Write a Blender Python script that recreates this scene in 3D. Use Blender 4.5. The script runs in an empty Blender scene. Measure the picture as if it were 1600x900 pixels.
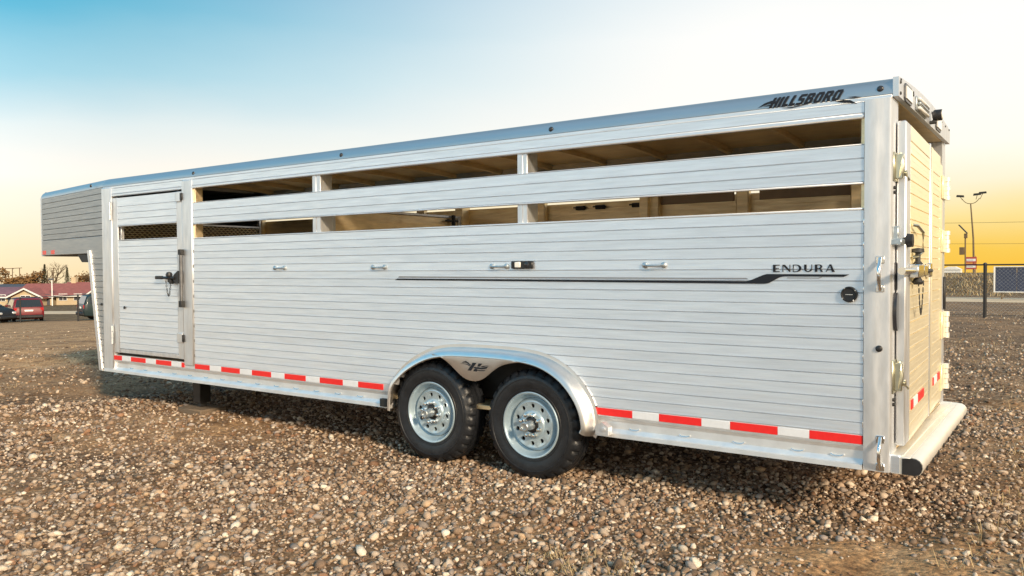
import bpy, bmesh, math, random
import numpy as np
from mathutils import Matrix, Vector
random.seed(7)
rng = np.random.default_rng(11)
S = bpy.context.scene
COL = S.collection
R = math.radians
pi = math.pi

# ------------------------------------------------------------------ camera
cd = bpy.data.cameras.new("camera")
cam = bpy.data.objects.new("camera", cd); COL.objects.link(cam)
cd.sensor_width = 36.0
cd.lens = 1256.034 / 1600 * 36
cd.clip_start = 0.05; cd.clip_end = 6000
cr = Vector((0.81838489, 0.57464079, -0.00584248))
cu = Vector((-0.00957614, 0.02380187, 0.99967083))
cf = Vector((-0.57459070, 0.81805955, -0.02498193))
CAM = Vector((0.82257, -4.758925, 1.503523))
m = Matrix((( cr.x, cu.x, -cf.x, CAM.x), (cr.y, cu.y, -cf.y, CAM.y), (cr.z, cu.z, -cf.z, CAM.z), (0, 0, 0, 1)))
cam.matrix_world = m
S.camera = cam
S.view_settings.view_transform = 'Standard'
S.view_settings.look = 'None'
S.view_settings.gamma = 1.0
S.view_settings.use_curve_mapping = False
S.view_settings.exposure = 0.35
S.cycles.max_bounces = 6; S.cycles.diffuse_bounces = 3; S.cycles.glossy_bounces = 4
S.cycles.transmission_bounces = 2; S.cycles.transparent_max_bounces = 6

# ------------------------------------------------------------------ sky and sun
SUN_AZ, SUN_EL = R(117), R(24)          # azimuth from +Y towards +X
sdir = Vector((math.sin(SUN_AZ) * math.cos(SUN_EL), math.cos(SUN_AZ) * math.cos(SUN_EL), math.sin(SUN_EL)))
W = bpy.data.worlds.new("World"); S.world = W; W.use_nodes = True
nt = W.node_tree; nt.nodes.clear()
def N(t, **k):
    n = nt.nodes.new(t)
    for a, b in k.items(): setattr(n, a, b)
    return n
def ramp(n, stops):
    e = n.color_ramp.elements
    while len(e) > 1: e.remove(e[-1])
    e[0].position = stops[0][0]; e[0].color = (*stops[0][1], 1)
    for p_, c in stops[1:]:
        x = e.new(p_); x.color = (*c, 1)
def srgb(r, g, b):
    f = lambda v: (v / 255 / 12.92) if v / 255 <= 0.04045 else ((v / 255 + 0.055) / 1.055) ** 2.4
    return (f(r), f(g), f(b))
out = N('ShaderNodeOutputWorld'); bg = N('ShaderNodeBackground')
tc = N('ShaderNodeTexCoord'); nrm = N('ShaderNodeVectorMath', operation='NORMALIZE')
nt.links.new(tc.outputs['Generated'], nrm.inputs[0])
sep = N('ShaderNodeSeparateXYZ'); nt.links.new(nrm.outputs[0], sep.inputs[0])
flat = N('ShaderNodeVectorMath', operation='MULTIPLY'); flat.inputs[1].default_value = (1, 1, 0)
nt.links.new(nrm.outputs[0], flat.inputs[0])
fn = N('ShaderNodeVectorMath', operation='NORMALIZE'); nt.links.new(flat.outputs[0], fn.inputs[0])
dt = N('ShaderNodeVectorMath', operation='DOT_PRODUCT')
dt.inputs[1].default_value = (math.sin(R(66)), math.cos(R(66)), 0)     # middle of the broad evening glow
nt.links.new(fn.outputs[0], dt.inputs[0])
# thin uneven cirrus veil: bends the elevation a little
cn = N('ShaderNodeTexNoise'); cn.inputs['Scale'].default_value = 2.2; cn.inputs['Detail'].default_value = 5
cm = N('ShaderNodeMapping'); cm.inputs['Scale'].default_value = (1, 1, 3.2)
nt.links.new(nrm.outputs[0], cm.inputs[0]); nt.links.new(cm.outputs[0], cn.inputs['Vector'])
ma = N('ShaderNodeMath', operation='MULTIPLY_ADD'); ma.inputs[1].default_value = 0.07; ma.inputs[2].default_value = -0.035
nt.links.new(cn.outputs[0], ma.inputs[0])
el = N('ShaderNodeMath', operation='ADD'); nt.links.new(sep.outputs['Z'], el.inputs[0]); nt.links.new(ma.outputs[0], el.inputs[1])
elc = N('ShaderNodeMath', operation='MAXIMUM'); elc.inputs[1].default_value = 0
nt.links.new(el.outputs[0], elc.inputs[0])
rA = N('ShaderNodeValToRGB'); rB = N('ShaderNodeValToRGB')
nt.links.new(elc.outputs[0], rA.inputs[0]); nt.links.new(elc.outputs[0], rB.inputs[0])
EXF = 1 / 2 ** 0.35
def k(c, s=1.0): return tuple(v * EXF * s for v in srgb(*c))
SKY_A = [(0.0, k((255, 231, 186))), (0.05, k((255, 240, 210))), (0.10, k((254, 247, 236), 1.05)), (0.16, k((230, 241, 241))), (0.215, k((166, 215, 231))),
         (0.275, k((98, 187, 217))), (0.34, k((64, 166, 208))), (0.5, k((98, 166, 202))), (1.0, k((136, 168, 192)))]
SKY_B = [(0.0, k((255, 203, 76))), (0.012, k((255, 208, 86))), (0.05, k((255, 229, 154), 1.02)), (0.09, k((255, 243, 212), 1.05)), (0.13, k((255, 249, 235), 1.1)), (0.18, k((255, 249, 241), 1.1)), (0.26, k((253, 250, 245), 1.1)),
         (0.36, k((228, 239, 243), 1.05)), (0.6, k((150, 194, 215))), (1.0, k((136, 168, 192)))]
ramp(rA, SKY_A); ramp(rB, SKY_B)
mr = N('ShaderNodeMapRange', interpolation_type='SMOOTHSTEP')
mr.inputs['From Min'].default_value = -0.72; mr.inputs['From Max'].default_value = 0.16
nt.links.new(dt.outputs['Value'], mr.inputs['Value'])
mx = N('ShaderNodeMix', data_type='RGBA'); nt.links.new(mr.outputs[0], mx.inputs[0])
nt.links.new(rA.outputs[0], mx.inputs[6]); nt.links.new(rB.outputs[0], mx.inputs[7])
nish = N('ShaderNodeTexSky', sky_type='NISHITA'); nish.sun_disc = False
nish.sun_elevation = SUN_EL; nish.sun_rotation = SUN_AZ
ns = N('ShaderNodeVectorMath', operation='SCALE'); ns.inputs['Scale'].default_value = 0.10
nt.links.new(nish.outputs[0], ns.inputs[0])
mx2 = N('ShaderNodeMix', data_type='RGBA'); mx2.inputs[0].default_value = 0.03
nt.links.new(mx.outputs[2], mx2.inputs[6]); nt.links.new(ns.outputs[0], mx2.inputs[7])
# added brightening of the mostly unseen sky behind left, to lift the trailer wall
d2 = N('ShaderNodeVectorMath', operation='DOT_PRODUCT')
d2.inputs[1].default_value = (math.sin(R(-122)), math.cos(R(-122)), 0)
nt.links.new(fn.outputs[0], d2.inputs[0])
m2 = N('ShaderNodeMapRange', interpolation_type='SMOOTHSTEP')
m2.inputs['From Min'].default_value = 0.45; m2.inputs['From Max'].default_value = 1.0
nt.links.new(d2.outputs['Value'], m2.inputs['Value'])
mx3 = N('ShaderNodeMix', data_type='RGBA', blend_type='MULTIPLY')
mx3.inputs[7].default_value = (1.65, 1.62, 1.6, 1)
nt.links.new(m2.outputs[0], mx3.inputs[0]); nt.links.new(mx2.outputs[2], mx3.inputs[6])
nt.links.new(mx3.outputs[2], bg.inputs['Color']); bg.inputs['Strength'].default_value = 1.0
nt.links.new(bg.outputs[0], out.inputs[0])
sl = bpy.data.lights.new("sun", 'SUN'); sl.energy = 4.2; sl.angle = R(7); sl.color = (1.0, 0.80, 0.56)
sun = bpy.data.objects.new("sun", sl); COL.objects.link(sun)
sun.rotation_euler = sdir.to_track_quat('Z', 'Y').to_euler()

# ------------------------------------------------------------------ materials
def mat(name, col, rough=0.5, metal=0.0, noise=None, bump=None, spec=0.5, rnd=0.0, coat=0.0, stretch=(1, 1, 1), rnoise=0.0, emis=None, brushed=None):
    """Principled material; noise=(scale, amount) varies the colour, bump=(scale, strength), rnd varies each object."""
    M = bpy.data.materials.new(name); M.use_nodes = True
    t = M.node_tree; b = t.nodes['Principled BSDF']
    b.inputs['Base Color'].default_value = (*col, 1); b.inputs['Roughness'].default_value = rough
    b.inputs['Metallic'].default_value = metal; b.inputs['Specular IOR Level'].default_value = spec
    if coat: b.inputs['Coat Weight'].default_value = coat; b.inputs['Coat Roughness'].default_value = 0.05
    if brushed:                                   # extruded metal with fine die lines: spreads reflections across the lines
        b.inputs['Anisotropic'].default_value = brushed[0]
        tn = t.nodes.new('ShaderNodeCombineXYZ')
        for q in range(3): tn.inputs[q].default_value = brushed[1][q]
        t.links.new(tn.outputs[0], b.inputs['Tangent'])
    if noise or bump or rnoise:
        g = t.nodes.new('ShaderNodeNewGeometry')
        mp = t.nodes.new('ShaderNodeMapping'); mp.inputs['Scale'].default_value = stretch
        t.links.new(g.outputs['Position'], mp.inputs[0])
    last = None
    if noise:
        n = t.nodes.new('ShaderNodeTexNoise'); n.inputs['Scale'].default_value = noise[0]; n.inputs['Detail'].default_value = 6
        n.inputs['Roughness'].default_value = 0.62
        t.links.new(mp.outputs[0], n.inputs['Vector'])
        r_ = t.nodes.new('ShaderNodeMapRange'); r_.inputs['From Min'].default_value = 0.3; r_.inputs['From Max'].default_value = 0.7
        r_.inputs['To Min'].default_value = 1 - noise[1]; r_.inputs['To Max'].default_value = 1 + noise[1]
        t.links.new(n.outputs[0], r_.inputs[0])
        v = t.nodes.new('ShaderNodeVectorMath'); v.operation = 'SCALE'; v.inputs[0].default_value = col
        t.links.new(r_.outputs[0], v.inputs['Scale']); last = v
        if rnd:
            oi = t.nodes.new('ShaderNodeObjectInfo')
            r2 = t.nodes.new('ShaderNodeMapRange'); r2.inputs['To Min'].default_value = 1 - rnd; r2.inputs['To Max'].default_value = 1 + rnd
            t.links.new(oi.outputs['Random'], r2.inputs[0])
            v2 = t.nodes.new('ShaderNodeVectorMath'); v2.operation = 'SCALE'
            t.links.new(v.outputs[0], v2.inputs[0]); t.links.new(r2.outputs[0], v2.inputs['Scale']); last = v2
        t.links.new(last.outputs[0], b.inputs['Base Color'])
    if rnoise:
        n = t.nodes.new('ShaderNodeTexNoise'); n.inputs['Scale'].default_value = 9; n.inputs['Detail'].default_value = 5
        t.links.new(mp.outputs[0], n.inputs['Vector'])
        r_ = t.nodes.new('ShaderNodeMapRange'); r_.inputs['From Min'].default_value = 0.3; r_.inputs['From Max'].default_value = 0.7
        r_.inputs['To Min'].default_value = rough - rnoise; r_.inputs['To Max'].default_value = rough + rnoise
        t.links.new(n.outputs[0], r_.inputs[0]); t.links.new(r_.outputs[0], b.inputs['Roughness'])
    if bump:
        n = t.nodes.new('ShaderNodeTexNoise'); n.inputs['Scale'].default_value = bump[0]; n.inputs['Detail'].default_value = 4
        t.links.new(mp.outputs[0], n.inputs['Vector'])
        bp = t.nodes.new('ShaderNodeBump'); bp.inputs['Strength'].default_value = bump[1]; bp.inputs['Distance'].default_value = 0.01
        t.links.new(n.outputs[0], bp.inputs['Height']); t.links.new(bp.outputs[0], b.inputs['Normal'])
    if emis:
        b.inputs['Emission Color'].default_value = (*emis[0], 1); b.inputs['Emission Strength'].default_value = emis[1]
    return M
ALU = mat('aluminium_plank', (0.89, 0.915, 0.955), 0.42, 0.72, noise=(5, 0.08), rnd=0.035, stretch=(0.5, 1, 9), rnoise=0.07, bump=(5, 0.10), brushed=(.74, (0, 0, 1)))
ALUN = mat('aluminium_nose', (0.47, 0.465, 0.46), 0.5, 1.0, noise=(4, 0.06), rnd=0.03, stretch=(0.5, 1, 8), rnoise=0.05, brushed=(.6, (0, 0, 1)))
ALUP = mat('aluminium_post', (0.74, 0.75, 0.77), 0.46, 0.85, noise=(7, 0.09), rnoise=0.08, stretch=(3, 3, 0.6), bump=(25, 0.04))
ALUR = mat('aluminium_roof', (0.52, 0.53, 0.55), 0.46, 1.0, noise=(3, 0.04), stretch=(0.4, 1, 4), bump=(3, 0.05))
POL = mat('polished_aluminium', (0.78, 0.77, 0.76), 0.38, 1.0, noise=(6, 0.05), rnoise=0.05, bump=(5, 0.05))
INNER = mat('amber_lit_inner_aluminium', (0.92, 0.74, 0.47), 0.5, 1.0, noise=(6, 0.12), rnoise=0.1, stretch=(0.6, 1, 5))  # the interior's amber sunlight is put into this base colour
GALV = mat('galvanised_steel', (0.52, 0.56, 0.58), 0.42, 0.9, noise=(40, 0.16), rnoise=0.1)
RAIL = mat('rail_aluminium', (0.84, 0.84, 0.84), 0.55, 0.9, noise=(6, 0.08), rnoise=0.06)
FLAP = mat('brown_vent_flap', (.26, .19, .13), .5, .5, noise=(5, .15))
GALVD = mat('weathered_steel', (0.16, 0.16, 0.165), 0.45, 0.7, noise=(20, 0.25))
ZINC = mat('zinc_plated_steel', (0.60, 0.58, 0.46), 0.34, 1.0, noise=(30, 0.12))
CHROME = mat('bright_steel', (0.78, 0.78, 0.78), 0.16, 1.0)
WHEEL = mat('silver_wheel_paint', (0.44, 0.55, 0.62), 0.32, 0.5, noise=(12, 0.08), rnoise=0.06)
TYRE = mat('tyre_rubber', (0.012, 0.0135, 0.017), 0.46, 0, noise=(14, 0.4), bump=(50, 0.2), spec=0.5)
RUB = mat('black_rubber', (0.016, 0.016, 0.018), 0.5, noise=(20, 0.3))
BLK = mat('black_steel', (0.02, 0.02, 0.022), 0.42, 0.2, noise=(20, 0.3))
DARK = mat('chassis_steel', (0.035, 0.035, 0.035), 0.6, 0.3, noise=(10, 0.3))
DECAL = mat('dark_vinyl', (0.018, 0.021, 0.028), 0.6, noise=(3, 0.1), spec=.15)
GREYDECAL = mat('grey_vinyl', (0.20, 0.20, 0.22), 0.4, noise=(3, 0.1))
REDT = mat('red_reflective_tape', (0.80, 0.022, 0.022), 0.35, noise=(25, 0.06))
WHT = mat('white_reflective_tape', (0.74, 0.76, 0.80), 0.4, noise=(25, 0.05))
AMBER = mat('clear_lens', (0.85, 0.83, 0.78), 0.12, noise=(30, 0.05))
DKLENS = mat('dark_lens', (0.03, 0.03, 0.035), 0.15, noise=(8, 0.1))
WOOD = mat('weathered_wood', (0.17, 0.125, 0.085), 0.85, noise=(16, 0.35), stretch=(1, 8, 8), bump=(40, 0.5))
WHP = mat('white_paint', (0.78, 0.77, 0.74), 0.5, noise=(6, 0.05))
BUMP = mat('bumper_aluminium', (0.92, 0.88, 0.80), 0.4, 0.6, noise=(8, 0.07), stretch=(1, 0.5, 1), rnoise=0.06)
GATE = mat('gate_aluminium', (0.95, 0.85, 0.62), 0.34, 0.55, noise=(5, 0.05), rnd=0.03, stretch=(1, 0.5, 9), rnoise=0.05)  # the gate's yellow sky reflection is put into this base colour

# ------------------------------------------------------------------ mesh building
ORG = {}
def thing(name, label, cat, loc=(0, 0, 0), group=None):
    o = bpy.data.objects.new(name, None); o.empty_display_size = 0.3; COL.objects.link(o)
    o.location = loc; o['label'] = label; o['category'] = cat
    if group: o['group'] = group
    ORG[o.name] = Vector(loc)
    return o
class MB:
    def __init__(s): s.v = []; s.f = []
    def add(s, vs, fs):
        b = len(s.v); s.v += [tuple(q) for q in vs]; s.f += [tuple(i + b for i in f) for f in fs]; return s
    def box(s, x0, x1, y0, y1, z0, z1, c=0.0):
        if x1 < x0: x0, x1 = x1, x0
        if y1 < y0: y0, y1 = y1, y0
        if z1 < z0: z0, z1 = z1, z0
        if c <= 0:
            v = [(x, y, z) for x in (x0, x1) for y in (y0, y1) for z in (z0, z1)]
            return s.add(v, [(0, 1, 3, 2), (4, 6, 7, 5), (0, 4, 5, 1), (2, 3, 7, 6), (0, 2, 6, 4), (1, 5, 7, 3)])
        c = min(c, (x1 - x0) * .45, (y1 - y0) * .45, (z1 - z0) * .45)
        X = (x0, x1); Y = (y0, y1); Z = (z0, z1); v = []; idx = {}
        sg = (1, -1)
        for i in (0, 1):
            for j in (0, 1):
                for q in (0, 1):
                    a = (X[i], Y[j], Z[q]); d = (sg[i] * c, sg[j] * c, sg[q] * c)
                    for ax in range(3):
                        p = [a[t] + (d[t] if t != ax else 0) for t in range(3)]
                        idx[(i, j, q, ax)] = len(v); v.append(p)
        g = lambda i, j, q, ax: idx[(i, j, q, ax)]
        F = []
        for i in (0, 1):
            F.append([g(i, 0, 0, 0), g(i, 1, 0, 0), g(i, 1, 1, 0), g(i, 0, 1, 0)][::(1 if i else -1)])
            F.append([g(0, i, 0, 1), g(1, i, 0, 1), g(1, i, 1, 1), g(0, i, 1, 1)][::(-1 if i else 1)])
            F.append([g(0, 0, i, 2), g(1, 0, i, 2), g(1, 1, i, 2), g(0, 1, i, 2)][::(1 if i else -1)])
        for i in (0, 1):
            for j in (0, 1):
                F.append([g(i, j, 0, 0), g(i, j, 1, 0), g(i, j, 1, 1), g(i, j, 0, 1)])
                F.append([g(i, 0, j, 0), g(i, 1, j, 0), g(i, 1, j, 2), g(i, 0, j, 2)])
                F.append([g(0, i, j, 1), g(1, i, j, 1), g(1, i, j, 2), g(0, i, j, 2)])
                for q in (0, 1): F.append([g(i, j, q, 0), g(i, j, q, 1), g(i, j, q, 2)])
        return s.add(v, F)
    def prism(s, prof, axis, a, b):
        """closed 2D profile extruded along axis: x -> (y,z), y -> (x,z), z -> (x,y)"""
        def P(t, q):
            return (t, q[0], q[1]) if axis == 'x' else (q[0], t, q[1]) if axis == 'y' else (q[0], q[1], t)
        n = len(prof)
        v = [P(a, q) for q in prof] + [P(b, q) for q in prof]
        f = [(i, (i + 1) % n, n + (i + 1) % n, n + i) for i in range(n)]
        f += [tuple(range(n))[::-1], tuple(range(n, 2 * n))]
        return s.add(v, f)
    def strip(s, rows, close=False):
        """rows: list of equal length point lists, joined by quads"""
        n = len(rows[0]); v = [p for r_ in rows for p in r_]; f = []
        for i in range(len(rows) - 1 + (1 if close else 0)):
            i2 = (i + 1) % len(rows)
            for j in range(n - 1): f.append((i * n + j, i * n + j + 1, i2 * n + j + 1, i2 * n + j))
        return s.add(v, f)
    def tube(s, pts, r, n=8, cap=True):
        pts = [Vector(p) for p in pts]; rad = r if isinstance(r, (list, tuple)) else [r] * len(pts)
        up = None; v = []; f = []
        for i, p in enumerate(pts):
            d = (pts[min(i + 1, len(pts) - 1)] - pts[max(i - 1, 0)]).normalized()
            if up is None: up = Vector((0, 0, 1)) if abs(d.z) < .9 else Vector((1, 0, 0))
            a = d.cross(up).normalized(); up = a.cross(d).normalized()
            for q in range(n):
                t = 2 * pi * q / n; v.append(p + (a * math.cos(t) + up * math.sin(t)) * rad[i])
        for i in range(len(pts) - 1):
            for q in range(n):
                q2 = (q + 1) % n; f.append((i * n + q, i * n + q2, i * n + n + q2, i * n + n + q))
        if cap: f.append(tuple(range(n))[::-1]); f.append(tuple(range(len(v) - n, len(v))))
        return s.add(v, f)
    def lathe(s, prof, c, axis='y', n=32, cap=True):
        """prof (r, h) from start to end; h along axis"""
        v = []; f = []
        for r_, h in prof:
            for q in range(n):
                t = 2 * pi * q / n; a, b = r_ * math.cos(t), r_ * math.sin(t)
                p = (a, h, b) if axis == 'y' else (h, a, b) if axis == 'x' else (a, b, h)
                v.append((c[0] + p[0], c[1] + p[1], c[2] + p[2]))
        for i in range(len(prof) - 1):
            for q in range(n):
                q2 = (q + 1) % n; f.append((i * n + q, i * n + q2, i * n + n + q2, i * n + n + q))
        if cap:
            if prof[0][0] > 1e-6: f.append(tuple(range(n))[::-1])
            if prof[-1][0] > 1e-6: f.append(tuple(range(len(v) - n, len(v))))
        return s.add(v, f)
    def poly3(s, pts, th):
        """flat polygon on a wall (points are 3D), thickness vector th added behind"""
        n = len(pts); v = [tuple(p) for p in pts] + [tuple(Vector(p) + Vector(th)) for p in pts]
        f = [tuple(range(n)), tuple(range(n, 2 * n))[::-1]] + [(i, n + i, n + (i + 1) % n, (i + 1) % n) for i in range(n)]
        return s.add(v, f)
    def build(s, name, mt, parent=None, M=None, sm=40, label=None, recalc=True):
        v = np.array(s.v, float)
        if M is not None:
            A = np.array(M); v = v @ A[:3, :3].T + A[:3, 3]
        c = (v.min(0) + v.max(0)) / 2
        me = bpy.data.meshes.new(name)
        me.from_pydata((v - c).tolist(), [], s.f)
        if recalc:
            bm = bmesh.new(); bm.from_mesh(me); bmesh.ops.recalc_face_normals(bm, faces=bm.faces); bm.to_mesh(me); bm.free()
        if sm:
            me.polygons.foreach_set('use_smooth', [True] * len(me.polygons)); me.set_sharp_from_angle(angle=R(sm))
        me.materials.append(mt)
        o = bpy.data.objects.new(name, me); COL.objects.link(o)
        C_ = Vector(c)
        if parent is not None:
            o.parent = parent; o.location = C_ - ORG[parent.name]
        else: o.location = C_
        ORG[o.name] = C_
        if label: o['label'] = label
        return o
def B(name, mt, parent, *a, c=0.004, M=None, label=None):
    return MB().box(*a, c=c).build(name, mt, parent, M=M, label=label)
def tag(o, label, cat=None, group=None, kind=None):
    if label: o['label'] = label
    if cat: o['category'] = cat
    if group: o['group'] = group
    if kind: o['kind'] = kind
    return o

# ------------------------------------------------------------------ ground
def ss(a, b, x):
    t = np.clip((x - a) / (b - a), 0, 1); return t * t * (3 - 2 * t)
def gh(x, y):
    x = np.asarray(x, float); y = np.asarray(y, float)
    s_ = -x
    a = -.0405 * np.clip(s_ - 14, 0, 48) - .0257 * np.clip(s_ - 62, 0, 35) - .023 * np.clip(s_ - 97, 0, 50)
    d = np.hypot(x - .8, y + 4.8)
    b = -.010 * np.clip(y, 0, 60) + 1.15 * ss(62, 76, d) * ss(-55, -20, x) * ss(20, 45, y)
    return a + b - .02 * np.clip(d - 122 - 60 * ss(20, 100, s_), 0, 4000)
def fine(x, y):
    """low humps, wheel ruts and shallow hollows of the gravel lot"""
    w = ss(45, 14, np.hypot(x - .8, y + 4.8))
    n = .012 * np.sin(1.7 * x + 2.1 * y) + .010 * np.sin(3.1 * x - 1.3 * y + 1) + .006 * np.sin(5.3 * x + 4.7 * y + 2) + .004 * np.sin(9.1 * x - 7.3 * y)
    clear = 1 - np.exp(-(((x + 2.8) / 1.6) ** 2 + ((y - .2) / .7) ** 2))      # level under the near wheels
    rut = -.05 * np.exp(-((y - .30 * x - 5.6 + .25 * np.sin(.6 * x)) / .22) ** 2) - .045 * np.exp(-((y - .30 * x - 7.4 + .2 * np.sin(.5 * x + 1)) / .22) ** 2)
    rut += .03 * np.exp(-((y - .30 * x - 5.95 + .25 * np.sin(.6 * x)) / .25) ** 2)
    r2 = -.035 * np.exp(-((x - .05 - .10 * y) / .16) ** 2) * ss(-1.6, -.2, -y) + .0
    return w * (n * clear + rut + r2)
rad = np.concatenate([np.linspace(0, 3, 10, endpoint=False), 3 * (48 / 3) ** np.linspace(0, 1, 215, endpoint=False), 48 * (3000 / 48) ** np.linspace(0, 1, 60)])
ang = np.concatenate([np.linspace(R(72), R(178), 300, endpoint=False), np.linspace(R(178), R(432), 110, endpoint=False)])   # finer where the lot is seen
nr, na = len(rad), len(ang)
RR, AA = np.meshgrid(rad, ang, indexing='ij')
gx = .8 + RR * np.cos(AA); gy = -4.8 + RR * np.sin(AA); gz = gh(gx, gy) + fine(gx, gy)
gv = np.stack([gx, gy, gz], -1).reshape(-1, 3)
ii = np.arange(nr - 1)[:, None] * na; jj = np.arange(na)[None, :]; j2 = (jj + 1) % na
gf = np.stack([ii + jj, ii + na + jj, ii + na + j2, ii + j2], -1).reshape(-1, 4)
me = bpy.data.meshes.new('ground'); me.from_pydata(gv.tolist(), [], gf[na:].tolist() + [(0, a_, b_) for a_, b_ in zip(range(na, 2 * na), list(range(na + 1, 2 * na)) + [na])])
me.polygons.foreach_set('use_smooth', [True] * len(me.polygons))
ground = bpy.data.objects.new('ground', me); COL.objects.link(ground); ground['kind'] = 'structure'
ground['label'] = 'brown dirt and gravel lot with wheel ruts'

def dirt_amount(x, y):
    """1 on bare dirt, 0 under full gravel (used by the scatter and by the ground colour)"""
    n = (np.sin(1.9 * x + .7 * y + .5) + np.sin(-1.1 * x + 2.3 * y + 2) + .7 * np.sin(4.1 * x + 3.3 * y) + .5 * np.sin(7.7 * x - 6.1 * y + 1)) / 3.2
    far = ss(-7.5, -13, x + .4 * np.abs(y)) * .55
    right = np.exp(-(((x - .05) / .65) ** 2 + ((y + .55) / .55) ** 2)) * .8 + np.exp(-(((x - .5) / .5) ** 2 + ((y - 4.8) / 2.3) ** 2)) * .55
    mid = np.exp(-(((x + 6.6) / 1.7) ** 2 + ((y + .15) / .55) ** 2)) * .35 + np.exp(-(((x + 6.8) / 1.1) ** 2 + ((y + 1.15) / .18) ** 2)) * .5
    return np.clip(.10 + .34 * n + far + right + mid, 0, 1)
da = dirt_amount(gx, gy).reshape(-1)
at = me.attributes.new('dirt', 'FLOAT', 'POINT'); at.data.foreach_set('value', da.astype(np.float32))
G = bpy.data.materials.new('dirt_and_gravel'); G.use_nodes = True; me.materials.append(G)
t = G.node_tree; b = t.nodes['Principled BSDF']; L = t.links.new
b.inputs['Roughness'].default_value = 0.92; b.inputs['Specular IOR Level'].default_value = 0.25
ge = t.nodes.new('ShaderNodeNewGeometry')
def gn(scale, detail=8, rough=.6, vec=None):
    n = t.nodes.new('ShaderNodeTexNoise'); n.inputs['Scale'].default_value = scale; n.inputs['Detail'].default_value = detail; n.inputs['Roughness'].default_value = rough
    L(vec or ge.outputs['Position'], n.inputs['Vector']); return n
def grmp(src, stops):
    r_ = t.nodes.new('ShaderNodeValToRGB'); ramp(r_, stops); L(src, r_.inputs[0]); return r_
def gmix(fac, a, b_, mode='MIX'):
    m_ = t.nodes.new('ShaderNodeMix'); m_.data_type = 'RGBA'; m_.blend_type = mode
    if isinstance(fac, float): m_.inputs[0].default_value = fac
    else: L(fac, m_.inputs[0])
    L(a, m_.inputs[6]); L(b_, m_.inputs[7]); return m_.outputs[2]
vor = t.nodes.new('ShaderNodeTexVoronoi'); vor.inputs['Scale'].default_value = 30; L(ge.outputs['Position'], vor.inputs['Vector'])
vsep = t.nodes.new('ShaderNodeSeparateColor'); L(vor.outputs['Color'], vsep.inputs[0])
stone = grmp(vsep.outputs[0], [(0, (.045, .024, .012)), (.4, (.085, .048, .026)), (.7, (.15, .09, .05)), (.9, (.26, .175, .11)), (1, (.40, .30, .21))])
dirt = grmp(gn(2.6, 10, .68).outputs[0], [(.30, (.13, .066, .029)), (.5, (.45, .262, .128)), (.70, (.64, .43, .25))])
spk = grmp(gn(26, 5, .7).outputs[0], [(.42, (.55, .55, .55)), (.55, (1, 1, 1)), (.66, (1.5, 1.45, 1.35))])
dirt2 = gmix(1.0, dirt.outputs[0], spk.outputs[0], 'MULTIPLY')
att = t.nodes.new('ShaderNodeAttribute'); att.attribute_name = 'dirt'
dd = t.nodes.new('ShaderNodeMath'); dd.operation = 'MULTIPLY_ADD'; dd.inputs[1].default_value = -1.5; dd.inputs[2].default_value = 1.15; L(att.outputs['Fac'], dd.inputs[0])
nm = gn(1.3, 6).outputs[0]
dm = t.nodes.new('ShaderNodeMath'); dm.operation = 'MULTIPLY'; L(dd.outputs[0], dm.inputs[0]); L(grmp(nm, [(.38, (.6, .6, .6)), (.6, (1, 1, 1))]).outputs[0], dm.inputs[1])
dm.use_clamp = True
base = gmix(dm.outputs[0], dirt2, stone.outputs[0])
# dry grass on the bank and beyond the fence: where the land itself rises or lies far off
sp = t.nodes.new('ShaderNodeSeparateXYZ'); L(ge.outputs['Position'], sp.inputs[0])
ds = t.nodes.new('ShaderNodeVectorMath'); ds.operation = 'DISTANCE'; ds.inputs[1].default_value = (.8, -4.8, 0); L(ge.outputs['Position'], ds.inputs[0])
gfac = t.nodes.new('ShaderNodeMapRange'); gfac.inputs['From Min'].default_value = 57; gfac.inputs['From Max'].default_value = 66; L(ds.outputs['Value'], gfac.inputs[0])
grass = grmp(gn(1.1, 10, .78).outputs[0], [(.34, (.04, .024, .011)), (.5, (.115, .07, .030)), (.64, (.26, .17, .075))])
base = gmix(gfac.outputs[0], base, grass.outputs[0])
L(base, b.inputs['Base Color'])
bp = t.nodes.new('ShaderNodeBump'); bp.inputs['Distance'].default_value = .03
bs = t.nodes.new('ShaderNodeMapRange'); bs.inputs['From Min'].default_value = 6; bs.inputs['From Max'].default_value = 24; bs.inputs['To Min'].default_value = .65; bs.inputs['To Max'].default_value = .12
L(ds.outputs['Value'], bs.inputs[0]); L(bs.outputs[0], bp.inputs['Strength'])
hm = t.nodes.new('ShaderNodeMath'); hm.operation = 'ADD'
h2 = t.nodes.new('ShaderNodeMath'); h2.operation = 'MULTIPLY'; h2.inputs[1].default_value = -.45; L(vor.outputs['Distance'], h2.inputs[0])
L(gn(11, 8, .7).outputs[0], hm.inputs[0]); L(h2.outputs[0], hm.inputs[1]); L(hm.outputs[0], bp.inputs['Height']); L(bp.outputs[0], b.inputs['Normal'])

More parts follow.
